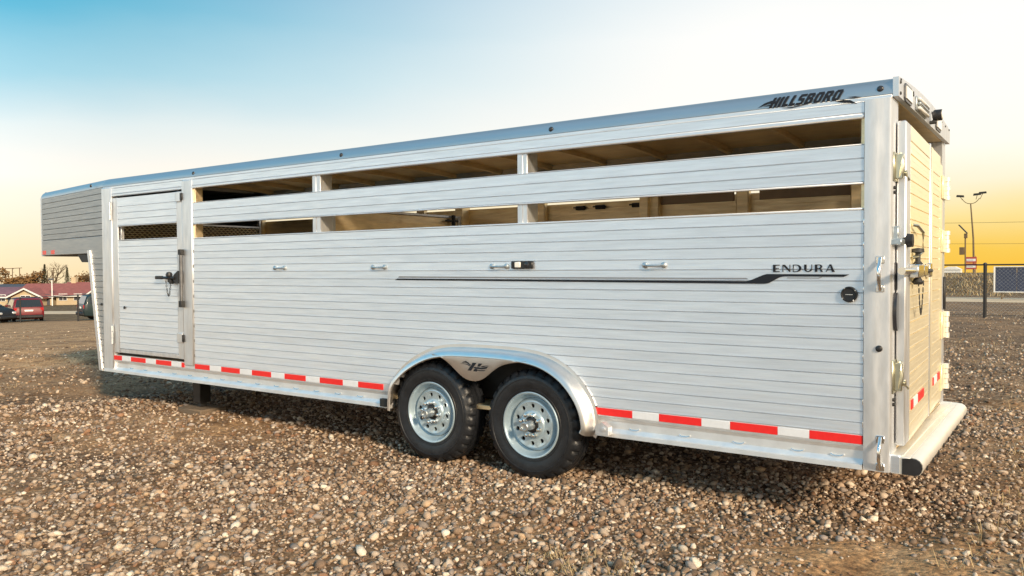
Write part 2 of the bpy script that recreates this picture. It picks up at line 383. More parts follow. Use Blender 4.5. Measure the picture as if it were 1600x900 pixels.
# gravel: real pebbles, one countless mass
def gravel():
    base_ = []
    bm = bmesh.new(); bmesh.ops.create_icosphere(bm, subdivisions=1, radius=1)
    iv = np.array([v.co[:] for v in bm.verts]); it = np.array([[v.index for v in f.verts] for f in bm.faces]); bm.free()
    bm = bmesh.new(); bmesh.ops.create_icosphere(bm, subdivisions=2, radius=1)
    jv = np.array([v.co[:] for v in bm.verts]); jt = np.array([[v.index for v in f.verts] for f in bm.faces]); bm.free()
    def scatter(n, r0, r1, pw):
        u = rng.random(n) ** pw
        r_ = r0 + (r1 - r0) * u
        th = R(125) + R(50) * (rng.random(n) * 2 - 1)       # the camera looks along 125 degrees
        return .8226 + r_ * np.cos(th), -4.759 + r_ * np.sin(th), r_
    X = []; Y = []; D = []
    for n, r0, r1, pw in ((44000, 3.0, 6.2, .72), (44000, 6.2, 10.5, .85), (23000, 10.5, 20, .9), (9000, 20, 36, .9)):
        x, y, r_ = scatter(int(n * 1.9), r0, r1, pw)
        keep = rng.random(len(x)) > .10 + dirt_amount(x, y) ** .9
        x, y, r_ = x[keep][:n], y[keep][:n], r_[keep][:n]
        X.append(x); Y.append(y); D.append(r_)
    X = np.concatenate(X); Y = np.concatenate(Y); D = np.concatenate(D); n = len(X)
    sz = .0096 * np.exp(rng.normal(0, .46, n)) * (1 + .05 * np.clip(D - 5, 0, 10))
    sz = np.clip(sz, .005, .034)
    sc = np.stack([sz * rng.uniform(.85, 1.5, n), sz * rng.uniform(.75, 1.15, n), sz * rng.uniform(.5, .85, n)], -1)
    yaw = rng.random(n) * 2 * pi; tl = rng.normal(0, .35, n); t2 = rng.normal(0, .35, n)
    z = gh(X, Y) + fine(X, Y)
    pal = np.array([(.42, .305, .215), (.29, .195, .128), (.62, .49, .37), (.19, .125, .082), (.35, .285, .24), (.46, .32, .20), (.74, .63, .50), (.12, .08, .056), (.30, .165, .095)])
    wts = np.array([.2, .2, .13, .11, .1, .1, .06, .05, .05])
    ci = rng.choice(len(pal), n, p=wts / wts.sum()); colr = pal[ci] * rng.uniform(.58, 1.06, (n, 1))
    VV = []; FF = []; CC = []; off = 0
    for sel, bv, bt in ((D < 4.1, jv, jt), (D >= 4.1, iv, it)):
        q = np.nonzero(sel)[0]; m_ = len(q); nv = len(bv)
        jit = 1 + rng.normal(0, .13 if nv > 20 else .17, (m_, nv, 1))
        v = bv[None] * jit
        # flatten random sides so the stones look broken and worn, not like balls
        for _ in range(3):
            d_ = rng.normal(0, 1, (m_, 1, 3)); d_ /= np.linalg.norm(d_, axis=2, keepdims=True)
            lim = rng.uniform(.55, .9, (m_, 1)); pr = (v * d_).sum(2); ex = np.clip(pr - lim, 0, None)
            v = v - d_ * ex[..., None] * .9
        v = v * sc[q][:, None, :]
        a, b_ = np.cos(tl[q])[:, None], np.sin(tl[q])[:, None]; y_, z_ = v[..., 1] * a - v[..., 2] * b_, v[..., 1] * b_ + v[..., 2] * a
        a, b_ = np.cos(t2[q])[:, None], np.sin(t2[q])[:, None]; x_, z_ = v[..., 0] * a + z_ * b_, -v[..., 0] * b_ + z_ * a
        a, b_ = np.cos(yaw[q])[:, None], np.sin(yaw[q])[:, None]; x2, y2 = x_ * a - y_ * b_, x_ * b_ + y_ * a
        zz = z[q] + sc[q, 2] * rng.uniform(.15, .75, m_)
        P = np.stack([x2 + X[q][:, None], y2 + Y[q][:, None], z_ + zz[:, None]], -1).reshape(-1, 3)
        VV.append(P); FF.append((bt[None] + (np.arange(m_) * nv)[:, None, None]).reshape(-1, 3) + off); off += len(P)
        CC.append(np.repeat(colr[q], nv, 0))
    V = np.concatenate(VV).astype(np.float32); F = np.concatenate(FF).astype(np.int32); C_ = np.concatenate(CC)
    me = bpy.data.meshes.new('gravel'); me.vertices.add(len(V)); me.vertices.foreach_set('co', V.ravel())
    me.loops.add(F.size); me.loops.foreach_set('vertex_index', F.ravel())
    me.polygons.add(len(F)); me.polygons.foreach_set('loop_start', np.arange(0, F.size, 3, dtype=np.int32))
    me.polygons.foreach_set('use_smooth', np.ones(len(F), bool))
    a = me.color_attributes.new('stone_colour', 'FLOAT_COLOR', 'POINT')
    a.data.foreach_set('color', np.concatenate([C_, np.ones((len(C_), 1))], 1).astype(np.float32).ravel())
    me.update(calc_edges=True)
    M = bpy.data.materials.new('pebble'); M.use_nodes = True; t = M.node_tree; b = t.nodes['Principled BSDF']
    an = t.nodes.new('ShaderNodeAttribute'); an.attribute_name = 'stone_colour'
    nz = t.nodes.new('ShaderNodeTexNoise'); nz.inputs['Scale'].default_value = 160; nz.inputs['Detail'].default_value = 3
    g = t.nodes.new('ShaderNodeNewGeometry'); t.links.new(g.outputs['Position'], nz.inputs['Vector'])
    r_ = t.nodes.new('ShaderNodeMapRange'); r_.inputs['From Min'].default_value = .3; r_.inputs['From Max'].default_value = .7; r_.inputs['To Min'].default_value = .72; r_.inputs['To Max'].default_value = 1.25
    t.links.new(nz.outputs[0], r_.inputs[0])
    v = t.nodes.new('ShaderNodeVectorMath'); v.operation = 'SCALE'; t.links.new(an.outputs['Color'], v.inputs[0]); t.links.new(r_.outputs[0], v.inputs['Scale'])
    t.links.new(v.outputs[0], b.inputs['Base Color']); b.inputs['Roughness'].default_value = .75; b.inputs['Specular IOR Level'].default_value = .35
    me.materials.append(M)
    o = bpy.data.objects.new('gravel', me); COL.objects.link(o)
    tag(o, 'tan and grey pebbles covering the dirt lot', kind='stuff')
gravel()

# dry grass tufts
def dry_grass():
    mb = MB()
    spots = []
    for _ in range(70): spots.append((rng.normal(.72, .22), rng.uniform(-.5, 3.6), .06, 9))
    for _ in range(16): spots.append((rng.normal(-1.22, .16), rng.normal(-1.33, .10), .045, 12))
    for _ in range(60): spots.append((rng.uniform(-1.2, .6), rng.uniform(5, 16), .08, 7))
    for _ in range(40): spots.append((rng.uniform(-24, -10), rng.uniform(-1, 7), .08, 7))
    for _ in range(700): spots.append((rng.uniform(-22, 12), rng.uniform(56, 74), .32, 7))
    for _ in range(160): spots.append((rng.uniform(-8, 8), rng.uniform(24, 34), .10, 7))
    for x, y, s_, n in spots:
        for _ in range(n):
            a = rng.random() * 2 * pi; ln = s_ * rng.uniform(.5, 1.6); lean = rng.uniform(.5, 1.7)
            bx, by = x + rng.normal(0, s_ * .7), y + rng.normal(0, s_ * .7); bz = float(gh(bx, by) + fine(bx, by)) + .004
            dx, dy = math.cos(a), math.sin(a); w = .0018 if s_ < .2 else .02
            p0 = Vector((bx, by, bz)); p1 = p0 + Vector((dx * ln * .4 * lean, dy * ln * .4 * lean, ln * .55)); p2 = p0 + Vector((dx * ln * lean, dy * ln * lean, ln * .75 / lean))
            q = Vector((-dy, dx, 0)) * w
            mb.add([p0 - q, p0 + q, p1 - q, p1 + q, p2], [(0, 1, 3, 2), (2, 3, 4)])
    o = mb.build('dry_grass', mat('dry_grass_blade', (.42, .31, .16), .8, noise=(3, .3)), recalc=False, sm=0)
    tag(o, 'straw coloured dry grass tufts in the gravel', kind='stuff')
dry_grass()

# unseen grey yard added behind the camera so the lower planks reflect cool
def yard():
    rows = []
    for y in np.linspace(-75, -6.5, 24):
        rows.append([(float(x), float(y), float(gh(x, y)) + .035) for x in np.linspace(-13, 40, 24)])
    o = MB().strip(rows).build('added_grey_yard', mat('added_yard_grey', (.36, .39, .43), .8, noise=(.8, .2)), recalc=False, sm=60)
    tag(o, 'unseen grey yard added behind the camera for the planks to reflect', kind='structure')
yard()

# road across the far side, draped on the land
def road():
    x = np.linspace(-160, 90, 90); yc = 37 + (x + 96) * (48.5 - 37) / 93
    rows = []
    for a, b_ in zip(x, yc):
        rows.append([(a, b_ + o_, float(gh(a, b_ + o_)) + (.03 if abs(o_) < 4.2 else -.05)) for o_ in (-4.4, -4.1, -2, 0, 2, 4.1, 4.4)])
    o = MB().strip(rows).build('road', mat('dusty_road', (.56, .43, .29), .85, noise=(.5, .15)), recalc=False, sm=60)
    tag(o, 'pale dusty road running past beyond the fence', kind='structure')
road()

# ------------------------------------------------------------------ the trailer
WID = 2.13
T = thing('livestock_trailer', 'long silver aluminium gooseneck livestock trailer parked on the gravel lot', 'trailer', (-4.0, WID / 2, 0))
PL, JL, JR, FL, FR = -.1425, -6.593, -6.42, -8.123, -7.931
H = .0658
def plank_profile(z0, h, d=.03, s=1):
    p = [(d, z0), (.009, z0), (.008, z0 + .0025), (-.0012, z0 + .0045), (-.0012, z0 + .0085), (0, z0 + .0095),
         (0, z0 + h * .55), (.0008, z0 + h * .555), (.0008, z0 + h * .572), (0, z0 + h * .577), (0, z0 + h - .0025), (.009, z0 + h - .001), (d, z0 + h - .001)]
    return p
def plank(x0, x1, z0, h=H, mt=ALU, parent=T, name='side_plank', M=None, d=.03):
    return MB().prism(plank_profile(z0, h, d), 'x', x0, x1).build(name, mt, parent, M=M, sm=0)
fen = [(-3.724, .372), (-3.722, .45), (-3.712, .54), (-3.675, .62), (-3.60, .695), (-3.51, .765), (-3.40, .825), (-3.28, .875), (-3.146, .905), (-3.0, .918), (-2.718, .922), (-2.45, .918), (-2.269, .898),
       (-2.15, .862), (-2.033, .80), (-1.95, .725), (-1.883, .64), (-1.84, .555), (-1.82, .475), (-1.815, .40), (-1.84, .355)]
def fen_x(z, left):
    pts = fen[:11] if left else fen[11:][::-1]
    for (xa, za), (xb, zb) in zip(pts, pts[1:]):
        if za <= z <= zb: return xa + (xb - xa) * (z - za) / (zb - za + 1e-9)
    return None
# lower wall: 19 planks, the low ones cut by the fender
for i in range(19):
    z0 = .563 + H * i
    zt = z0 + H
    if z0 > .88: plank(JR + .002, PL, z0)
    else:
        a, b_ = fen_x(min(z0 + H * .95, .915), True), fen_x(min(z0 + H * .95, .915), False)
        a = a if a is not None else -3.1; b_ = b_ if b_ is not None else -2.4
        plank(JR + .002, a + .012, z0); plank(b_ - .012, PL, z0)
# cap strip on the sill
B('sill_cap', ALU, T, JR + .002, PL, -.004, .045, .563 + 19 * H, .563 + 19 * H + .012)
# middle panel between the two vents
for i, (z0, h) in enumerate(((1.966, .060), (2.026, .0715), (2.0975, .0745))): plank(JR + .002, PL, z0, h)
B('vent_lip', ALU, T, JR + .002, PL, -.006, .035, 1.957, 1.9655); B('vent_lip', ALU, T, JR + .002, PL, -.001, .036, 2.1722, 2.178)
# top rail plank
plank(FL, PL, 2.345, .062, name='top_plank'); B('vent_lip', ALU, T, FR, PL, -.005, .035, 2.318, 2.3445, c=.006)
B('top_rail_strip', ALU, T, FL, -.0, .001, .03, 2.4075, 2.433)
# roof: curved edge extrusions and the sheet
def roof_prof(z0=2.434, r=.098, n=9):
    return [(r - r * math.cos(a) + .001, z0 + r * math.sin(a)) for a in [pi / 2 * i / (n - 1) for i in range(n)]]
rp = roof_prof()
for side in (0, 1):
    mb = MB()
    prof = rp + [(.11, 2.526), (.09, 2.50), (.02, 2.434)]
    if side: prof = [(WID - y, z) for y, z in prof]
    mb.prism(prof, 'x', FL, .0).build('roof_rail', ALUR, T, sm=30)
ys = np.linspace(.1, WID - .1, 13)
top = [(float(y), 2.533 + .030 * (1 - ((y - WID / 2) / (WID / 2 - .1)) ** 2)) for y in ys]
MB().prism(top + [(y, z - .012) for y, z in top[::-1]], 'x', FL, -.01).build('roof_sheet', INNER, T, sm=60)
for xb in [-.42 - .61 * i for i in range(13)]:
    pr = [(y, z - .014) for y, z in top] + [(y, z - .058) for y, z in top[::-1]]
    MB().prism(pr, 'x', xb - .022, xb + .022).build('roof_bow', INNER, T)
for xm in (-8.384, -6.407, -4.286, -2.185, -.063):
    MB().lathe([(.019, 0), (.017, -.006), (.010, -.011), (.001, -.0125)], (xm, .0085, 2.4675), 'y', 14).build('marker_light', DKLENS, T)
# posts
def post(name, x0, x1, z0, z1, y0=-.012, y1=.07, mt=ALUP, c=.012): return B(name, mt, T, x0, x1, y0, y1, z0, z1, c=c)
post('front_post', FL - .012, FR, .372, 2.425)
post('jamb_post', JL, JR, .53, 2.41)
mb = MB().prism([(-.138, -.010), (-.075, -.013), (-.070, -.0105), (-.020, -.0105), (-.006, -.006), (0, .006), (0, .17), (-.138, .17)], 'z', .372, 2.415)
rearpost = mb.build('rear_post', ALUP, T, sm=30)
MB().prism([(-.138, WID - .17), (0, WID - .17), (0, WID - .006), (-.006, WID + .006), (-.138, WID + .01)], 'z', .372, 2.415).build('rear_post', ALUP, T, sm=30)
for x0, x1 in ((-4.655, -4.555), (-2.475, -2.39)):
    mb = MB().box(x0, x0 + .048, .008, .03, 1.80, 2.33, .004).box(x0 + .044, x1, .012, .15, 1.80, 2.33, .004)
    mb.build('vent_post', ALUP, T)
    B('vent_post', INNER, T, x0, x1, WID - .15, WID - .012, 1.80, 2.33)
for xq in (-6.41, PL + .0): B('vent_post', INNER, T, xq - .02, xq + .02, .014, .10, 1.8, 2.33)
# bottom rail with its lip and weld clips
rail = [(.03, .563), (0, .563), (0, .503), (.010, .492), (.018, .470), (.016, .425), (-.004, .402), (-.020, .398), (-.022, .372), (.03, .371)]
for x0, x1 in ((FL - .0, -3.71), (-1.822, PL)): MB().prism(rail, 'x', x0, x1).build('bottom_rail', RAIL, T, sm=22)
for xq in list(np.arange(-7.6, -3.8, .27)) + [-1.55, -1.2, -.85, -.5, -.28]:
    mb = MB()
    mb.tube([(xq - .035, .010, .437), (xq - .02, .006, .430), (xq + .02, .006, .430), (xq + .035, .010, .437)], .0035, 6)
    mb.build('weld_clip', CHROME, T)
for i in range(10):
    zz = .62 + i * .125
    MB().tube([(PL + .003, -.002, zz - .016), (PL + .001, -.0045, zz), (PL + .003, -.002, zz + .016)], .0032, 6).build('weld_bead', CHROME, T)
for i in range(8):
    zz = .64 + i * .15
    MB().tube([(JR + .001, -.002, zz - .014), (JR + .003, -.0045, zz), (JR + .001, -.002, zz + .014)], .0032, 6).build('weld_bead', GALVD, T)
# reflective tape on the bottom rail
tapes = [(-7.944, -7.772), (-7.592, -7.304), (-7.11, -6.828), (-6.647, -6.60), (-6.415, -6.169), (-5.983, -5.693), (-5.51, -5.231), (-5.043, -4.757), (-4.574, -4.286), (-4.101, -3.813), (-1.832, -1.559), (-1.368, -1.083), (-.898, -.612), (-.429, -.142)]
for a, b_ in tapes: B('red_tape', REDT, T, a, b_, -.0045, .01, .510, .558, c=.001)
for (a, b_), (c_, d_) in zip(tapes, tapes[1:]):
    if c_ - b_ < .4 and not (b_ < -6.5 < c_): B('white_tape', WHT, T, b_ + .002, c_ - .002, -.0045, .01, .510, .558, c=.001)
# tie rings
for xq in (-5.09, -3.847, -2.63, -1.398):
    mb = MB()
    for e in (-.066, .066): mb.lathe([(.020, 0), (.020, -.008), (.011, -.016), (.001, -.018)], (xq + e, -.002, 1.516), 'y', 12)
    mb.tube([(xq - .066, -.014, 1.516), (xq - .03, -.026, 1.513), (xq + .03, -.026, 1.513), (xq + .066, -.014, 1.516)], .0075, 8)
    mb.build('tie_rail', GALV, T)
# clearance lamp in the middle of the side
mk = B('side_lamp', BLK, T, -2.515, -2.33, -.022, 0, 1.497, 1.552, c=.006)
B('lens', AMBER, mk, -2.478, -2.428, -.030, -.018, 1.506, 1.546, c=.004)
MB().lathe([(.022, 0), (.020, -.006), (.001, -.012)], (-2.375, -.020, 1.525), 'y', 12).build('lens', DKLENS, mk)
# round socket at the rear
g = MB().lathe([(.044, .01), (.044, -.014), (.038, -.020), (.034, -.014), (.001, -.012)], (-.215, 0, 1.345), 'y', 28).build('round_inlet', RUB, T)
mb = MB().box(-.235, -.195, -.0165, -.012, 1.341, 1.346, .001)
for a in range(4): mb.lathe([(.005, 0), (.003, -.004)], (-.215 + .040 * math.cos(a * pi / 2 + .6), -.017, 1.345 + .040 * math.sin(a * pi / 2 + .6)), 'y', 8)
mb.build('inlet_screws', CHROME, g)
# pinstripes
Y0 = -.0052
def decal(name, polys, mt, y=Y0, parent=T, f=None):
    mb = MB()
    if f is None:
        for p in polys: mb.poly3([(x, y, z) for x, z in p], (0, .0012, 0))
    else:
        for p in polys:                                    # cut into thin bands so that the film follows the curved rail
            bm = bmesh.new(); bm.faces.new([bm.verts.new((x, 0, z)) for x, z in p])
            for zc in np.arange(2.39, 2.53, .008):
                bmesh.ops.bisect_plane(bm, geom=bm.verts[:] + bm.edges[:] + bm.faces[:], plane_co=(0, 0, float(zc)), plane_no=(0, 0, 1), dist=1e-6)
            bm.verts.index_update()
            mb.add([(v.co.x, y + f(v.co.z), v.co.z) for v in bm.verts], [tuple(v.index for v in q.verts) for q in bm.faces]); bm.free()
    return mb.build(name, mt, parent, sm=0)
decal('stripe', [[(-3.668, 1.412), (-3.64, 1.424), (-.80, 1.416), (-.775, 1.421), (-.70, 1.452), (-.675, 1.459), (-.215, 1.456), (-.245, 1.443), (-.575, 1.445), (-.60, 1.440), (-.665, 1.405), (-.69, 1.401), (-.80, 1.401)]], DECAL)
decal('thin_stripe', [[(-3.635, 1.432), (-3.62, 1.441), (-.80, 1.435), (-.785, 1.429)], [(-.56, 1.435), (-.555, 1.438), (-.385, 1.437), (-.365, 1.4425), (-.36, 1.4405), (-.38, 1.434)]], GREYDECAL)
# ENDURA, letter by letter (2D strokes on a 5 high grid)
def letters(word, x, z, h, glyphs, gap, parent, mt, y, slant=0.0, f=None, name='lettering'):
    for ch in word:
        w, polys = glyphs[ch]
        decal(name, [[(x + px_ * h + slant * py_ * h, z + py_ * h) for px_, py_ in p] for p in polys], mt, y, parent, f)
        x += (w + gap) * h
def arc(cx, cy, rx, ry, a0, a1, n=10): return [(cx + rx * math.cos(R(a0 + (a1 - a0) * i / n)), cy + ry * math.sin(R(a0 + (a1 - a0) * i / n))) for i in range(n + 1)]
def ring(cx, cy, rx, ry, tx, ty, a0, a1, n=10):
    o_ = arc(cx, cy, rx, ry, a0, a1, n); i_ = arc(cx, cy, rx - tx, ry - ty, a0, a1, n)
    return [[o_[q], o_[q + 1], i_[q + 1], i_[q]] for q in range(n)]
rect = lambda a, b_, c_, d_: [(a, c_), (b_, c_), (b_, d_), (a, d_)]
EG = {'E': (.95, [rect(0, .34, 0, 1), rect(.34, .92, .88, 1), rect(.34, .80, .46, .56), rect(.34, .92, 0, .12)]),
      'N': (1.05, [rect(0, .10, 0, 1), [(.10, 1), (.34, 1), (1.02, .22), (1.02, 0), (.95, 0), (.10, .84)], rect(.95, 1.05, .0, 1)]),
      'D': (1.15, [rect(0, .10, 0, 1), rect(.10, .45, .90, 1), rect(.10, .45, 0, .10)] + ring(.45, .5, .70, .5, .34, .10, -90, 90, 12)),
      'U': (1.05, [rect(0, .32, .38, 1), rect(.95, 1.05, .38, 1)] + ring(.525, .40, .525, .40, .26, .12, 180, 360, 12)),
      'R': (1.05, [rect(0, .32, 0, 1), rect(.32, .6, .90, 1), rect(.32, .6, .44, .54)] + ring(.6, .72, .36, .28, .26, .10, -90, 90, 10) + [[(.52, .46), (.78, .46), (1.06, 0), (.78, 0)]]),
      'A': (1.15, [[(0, 0), (.10, 0), (.60, .93), (.50, 1)], [(.50, 1), (.72, 1), (1.16, 0), (.80, 0)], rect(.22, .86, .24, .33)])}
letters('ENDURA', -.640, 1.4705, .0425, EG, .13 + .22, T, DECAL, Y0)
# slanted name on the roof rail, following its curve
def roof_y(z):
    if z < 2.434: return 0.0
    s_ = min((z - 2.434) / .098, .999); return .098 - .098 * math.sqrt(1 - s_ * s_)
HG = {'H': (.64, [rect(0, .26, 0, 1), rect(.40, .66, 0, 1), rect(.26, .40, .40, .62)]),
      'I': (.26, [rect(0, .26, 0, 1)]),
      'L': (.52, [rect(0, .26, 0, 1), rect(.26, .54, 0, .22)]),
      'S': (.62, [rect(.04, .64, .80, 1), rect(0, .24, .52, .82), rect(.04, .60, .40, .60), rect(.40, .64, .18, .46), rect(0, .58, 0, .20)]),
      'B': (.66, [rect(0, .24, 0, 1), rect(.24, .56, .82, 1), rect(.24, .56, .42, .60), rect(.24, .56, 0, .18), [(.42, .92), (.60, .92), (.66, .84), (.66, .64), (.58, .54), (.42, .54)], [(.42, .50), (.60, .50), (.68, .40), (.68, .14), (.60, .05), (.42, .05)]]),
      'O': (.68, [rect(.08, .60, .80, 1), rect(.08, .60, 0, .20), rect(0, .25, .12, .88), rect(.43, .68, .12, .88)]),
      'R': (.68, [rect(0, .24, 0, 1), rect(.24, .58, .82, 1), rect(.24, .58, .38, .56), rect(.42, .68, .50, .90), [(.30, .42), (.54, .42), (.72, 0), (.46, 0)]])}
fz = lambda z: roof_y(z) - roof_y(2.434)
letters('HILLSBORO', -.668, 2.432, .062, HG, .13, T, DECAL, -.0035, slant=.48, f=fz)
for p in ([(-.735, 2.440), (-.69, 2.466), (-.655, 2.476), (-.628, 2.474), (-.640, 2.463), (-.672, 2.460)], [(-.700, 2.444), (-.672, 2.452), (-.645, 2.452), (-.650, 2.446), (-.675, 2.446)],
          [(-.60, 2.424), (-.54, 2.418), (-.48, 2.424), (-.43, 2.4325), (-.48, 2.4285), (-.54, 2.4245)],
          [(-.298, 2.427), (-.25, 2.430), (-.215, 2.424), (-.178, 2.400), (-.215, 2.407), (-.25, 2.414)], [(-.235, 2.443), (-.19, 2.442), (-.145, 2.431), (-.19, 2.435)]):
    decal('logo_wing', [p], DECAL, -.0045, T, fz)

# side door -----------------------------------------------------------
D = B('side_door', ALUP, T, -7.90, -6.62, .020, .045, .592, 1.826, c=.004)
DX0, DX1 = -7.815, -6.695
B('stile', ALUP, D, -7.925, DX0, -.002, .019, .592, 2.300, c=.005); B('stile', ALUP, D, DX1, -6.600, -.002, .019, .592, 2.300, c=.005)
for i in range(18): plank(DX0 + .002, DX1 - .002, .640 + H * i, H, ALU, D, 'door_plank', d=.018)
B('door_rail', ALUP, D, DX0 + .002, DX1 - .002, .001, .019, .594, .6385)
B('door_rail', ALUP, D, DX0 + .002, DX1 - .002, -.003, .030, 1.8255, 1.8375)
for z0, h in ((1.993, .068), (2.061, .068), (2.129, .071), (2.2, .098)): plank(DX0 + .002, DX1 - .002, z0, h, ALU, D, 'door_plank')
B('door_rail', ALUP, D, DX0 + .002, DX1 - .002, -.005, .030, 1.982, 1.9925)
B('door_post', ALUP, D, -7.815, -7.79, .025, .06, 1.83, 1.99); B('door_post', ALUP, D, -6.72, -6.70, .025, .06, 1.83, 1.99)
# hinges at the front stile
for z0, z1 in ((2.06, 2.26), (.685, .895)):
    hg = B('door_hinge', GALV, D, -7.955, -7.915, -.016, -.012, z0, z1, c=.002)
    mb = MB()
    for a in range(3): mb.lathe([(.012, 0), (.012, (z1 - z0) / 3 - .006)], (-7.932, -.024, z0 + a * (z1 - z0) / 3), 'z', 10)
    mb.build('hinge_knuckles', ALUP, hg)
# strike blocks
for z0 in (2.195, .76):
    lb = B('strike_block', ALUP, D, -6.695, -6.600, -.020, -.0025, z0, z0 + .10, c=.004)
    B('strike_tongue', BLK, lb, -6.600, -6.565, -.026, -.0125, z0 + .012, z0 + .085, c=.004)
# cam bar with slam latch and safety chain
cb = MB().tube([(-6.578, -.036, 1.17), (-6.578, -.036, 1.675)], .017, 12).build('cam_bar', GALVD, D)
B('cam_bracket', DARK, cb, -6.602, -6.552, -.055, -.0125, 1.125, 1.19); B('cam_bracket', DARK, cb, -6.602, -6.552, -.055, -.0125, 1.655, 1.71)
la = MB().tube([(-6.90, -.050, 1.425), (-6.67, -.050, 1.42)], .014, 8).lathe([(.03, 0), (.034, .02), (.022, .045), (.001, .05)], (-6.765, -.05, 1.435), 'z', 12).build('door_latch', BLK, D)
B('latch_grip', RUB, la, -7.0, -6.885, -.068, -.034, 1.407, 1.443, c=.006)
mb = MB().prism([(-6.70, 1.385), (-6.625, 1.365), (-6.612, 1.37), (-6.612, 1.49), (-6.625, 1.495), (-6.70, 1.45)], 'y', -.045, -.0025)
mb.lathe([(.022, 0), (.022, -.03)], (-6.77, -.008, 1.38), 'y', 10); mb.box(-6.80, -6.735, -.05, -.0025, 1.375, 1.44, .005)
mb.build('latch_plate', DARK, la)
mb = MB()
pts = [(-6.82 + .10 * a / 12, -.055, 1.40 - .16 * math.sin(pi * a / 12) * (1 if a < 9 else .9)) for a in range(13)]
for a, (p, q) in enumerate(zip(pts, pts[1:])):
    mid = (Vector(p) + Vector(q)) / 2; dv = (Vector(q) - Vector(p)).normalized(); sd = Vector((0, 1, 0)) if a % 2 else dv.cross(Vector((0, 1, 0)))
    e = [mid + dv * .014 * math.cos(u) + sd * .007 * math.sin(u) for u in [2 * pi * w_ / 8 for w_ in range(9)]]
    mb.tube(e, .0026, 5, cap=False)
mb.build('safety_chain', DARK, la)
MB().lathe([(.016, 0), (.016, -.008), (.001, -.013)], (-7.70, -.002, 1.095), 'y', 12).build('rubber_stop', RUB, D)
MB().lathe([(.016, 0), (.014, -.01), (.001, -.015)], (-8.19, .004, 1.12), 'y', 12).build('hook_eye', RUB, T)

# gooseneck ----------------------------------------------------------
NA = R(8.5)
NM = Matrix.Translation((FL, 0, 0)) @ Matrix.Rotation(-NA, 4, 'Z') @ Matrix.Rotation(pi, 4, 'Z') @ Matrix.Scale(-1, 4, (0, 1, 0))
# in nose space: x runs forward from the front post, y goes inward, z up
NMF = Matrix.Translation((0, WID, 0)) @ Matrix.Scale(-1, 4, (0, 1, 0)) @ NM
NL = 2.16
for M_, full in ((NM, True), (NMF, False)):
    if full:
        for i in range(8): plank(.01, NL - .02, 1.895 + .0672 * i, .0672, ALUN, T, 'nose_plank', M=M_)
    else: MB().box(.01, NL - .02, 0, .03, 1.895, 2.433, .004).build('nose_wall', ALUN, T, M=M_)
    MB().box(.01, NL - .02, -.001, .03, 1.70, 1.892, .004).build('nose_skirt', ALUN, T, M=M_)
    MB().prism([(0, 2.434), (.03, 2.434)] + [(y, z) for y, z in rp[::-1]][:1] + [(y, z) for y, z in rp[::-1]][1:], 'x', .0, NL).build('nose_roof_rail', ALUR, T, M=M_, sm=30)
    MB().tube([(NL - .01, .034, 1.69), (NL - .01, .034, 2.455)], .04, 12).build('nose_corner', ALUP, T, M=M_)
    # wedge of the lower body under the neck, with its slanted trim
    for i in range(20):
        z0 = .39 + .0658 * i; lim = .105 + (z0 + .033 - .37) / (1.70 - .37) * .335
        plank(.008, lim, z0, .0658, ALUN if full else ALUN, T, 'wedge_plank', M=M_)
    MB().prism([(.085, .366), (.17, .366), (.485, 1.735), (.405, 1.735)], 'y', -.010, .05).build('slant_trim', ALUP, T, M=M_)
for xq, a in ((NL - .17, 1), (NL - .50, 1)): MB().box(xq, xq + .13, -.0035, .004, 1.712, 1.762, .001).build('red_tape', REDT, T, M=NM)
p0 = NM @ Vector((NL, 0, 0)); 
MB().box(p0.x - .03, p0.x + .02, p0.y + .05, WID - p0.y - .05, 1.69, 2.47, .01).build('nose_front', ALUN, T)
# nose roof and floor
def trap(z0, z1, name, mt, x0=FL, x1=p0.x, y0=.03, y1=None):
    y1 = p0.y + .03 if y1 is None else y1
    v = [(x0, y0, z0), (x0, WID - y0, z0), (x1, WID - y1, z0), (x1, y1, z0), (x0, y0, z1), (x0, WID - y0, z1), (x1, WID - y1, z1), (x1, y1, z1)]
    return MB().add(v, [(0, 1, 2, 3), (4, 7, 6, 5), (0, 4, 5, 1), (1, 5, 6, 2), (2, 6, 7, 3), (3, 7, 4, 0)]).build(name, mt, T)
trap(2.517, 2.531, 'nose_roof', ALUR, y0=.09, y1=p0.y + .10); trap(1.695, 1.72, 'nose_floor', DARK)
MB().prism([(.10, 2.50)] + [(y, z - .001) for y, z in top] + [(WID - .10, 2.50)], 'x', FL - .012, FL + .004).build('roof_end_panel', ALUR, T)
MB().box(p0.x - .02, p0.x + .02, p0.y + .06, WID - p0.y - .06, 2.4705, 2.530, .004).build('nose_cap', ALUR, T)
# neck frame, coupler tube
MB().prism([(-8.58, 1.69), (-8.62, 1.60), (-8.80, 1.60), (-8.90, 1.69)], 'y', .10, WID - .10).build('neck_gusset', DARK, T)
mb = MB().prism([(-10.0, 1.69), (-8.7, 1.69), (-8.7, 1.61), (-8.85, 1.60), (-10.0, 1.64)], 'y', .82, WID - .82)
mb.tube([(-9.9, WID / 2, 1.64), (-9.9, WID / 2, 1.05)], .05, 14); mb.tube([(-9.9, WID / 2, 1.05), (-9.9, WID / 2, .92)], .065, 14)
mb.build('gooseneck_coupler', BLK, T)
# lower front bulkhead
MB().prism([(-8.30, .37), (-8.27, .37), (-8.56, 1.70), (-8.60, 1.70)], 'y', .06, WID - .06).build('front_bulkhead', ALUN, T)

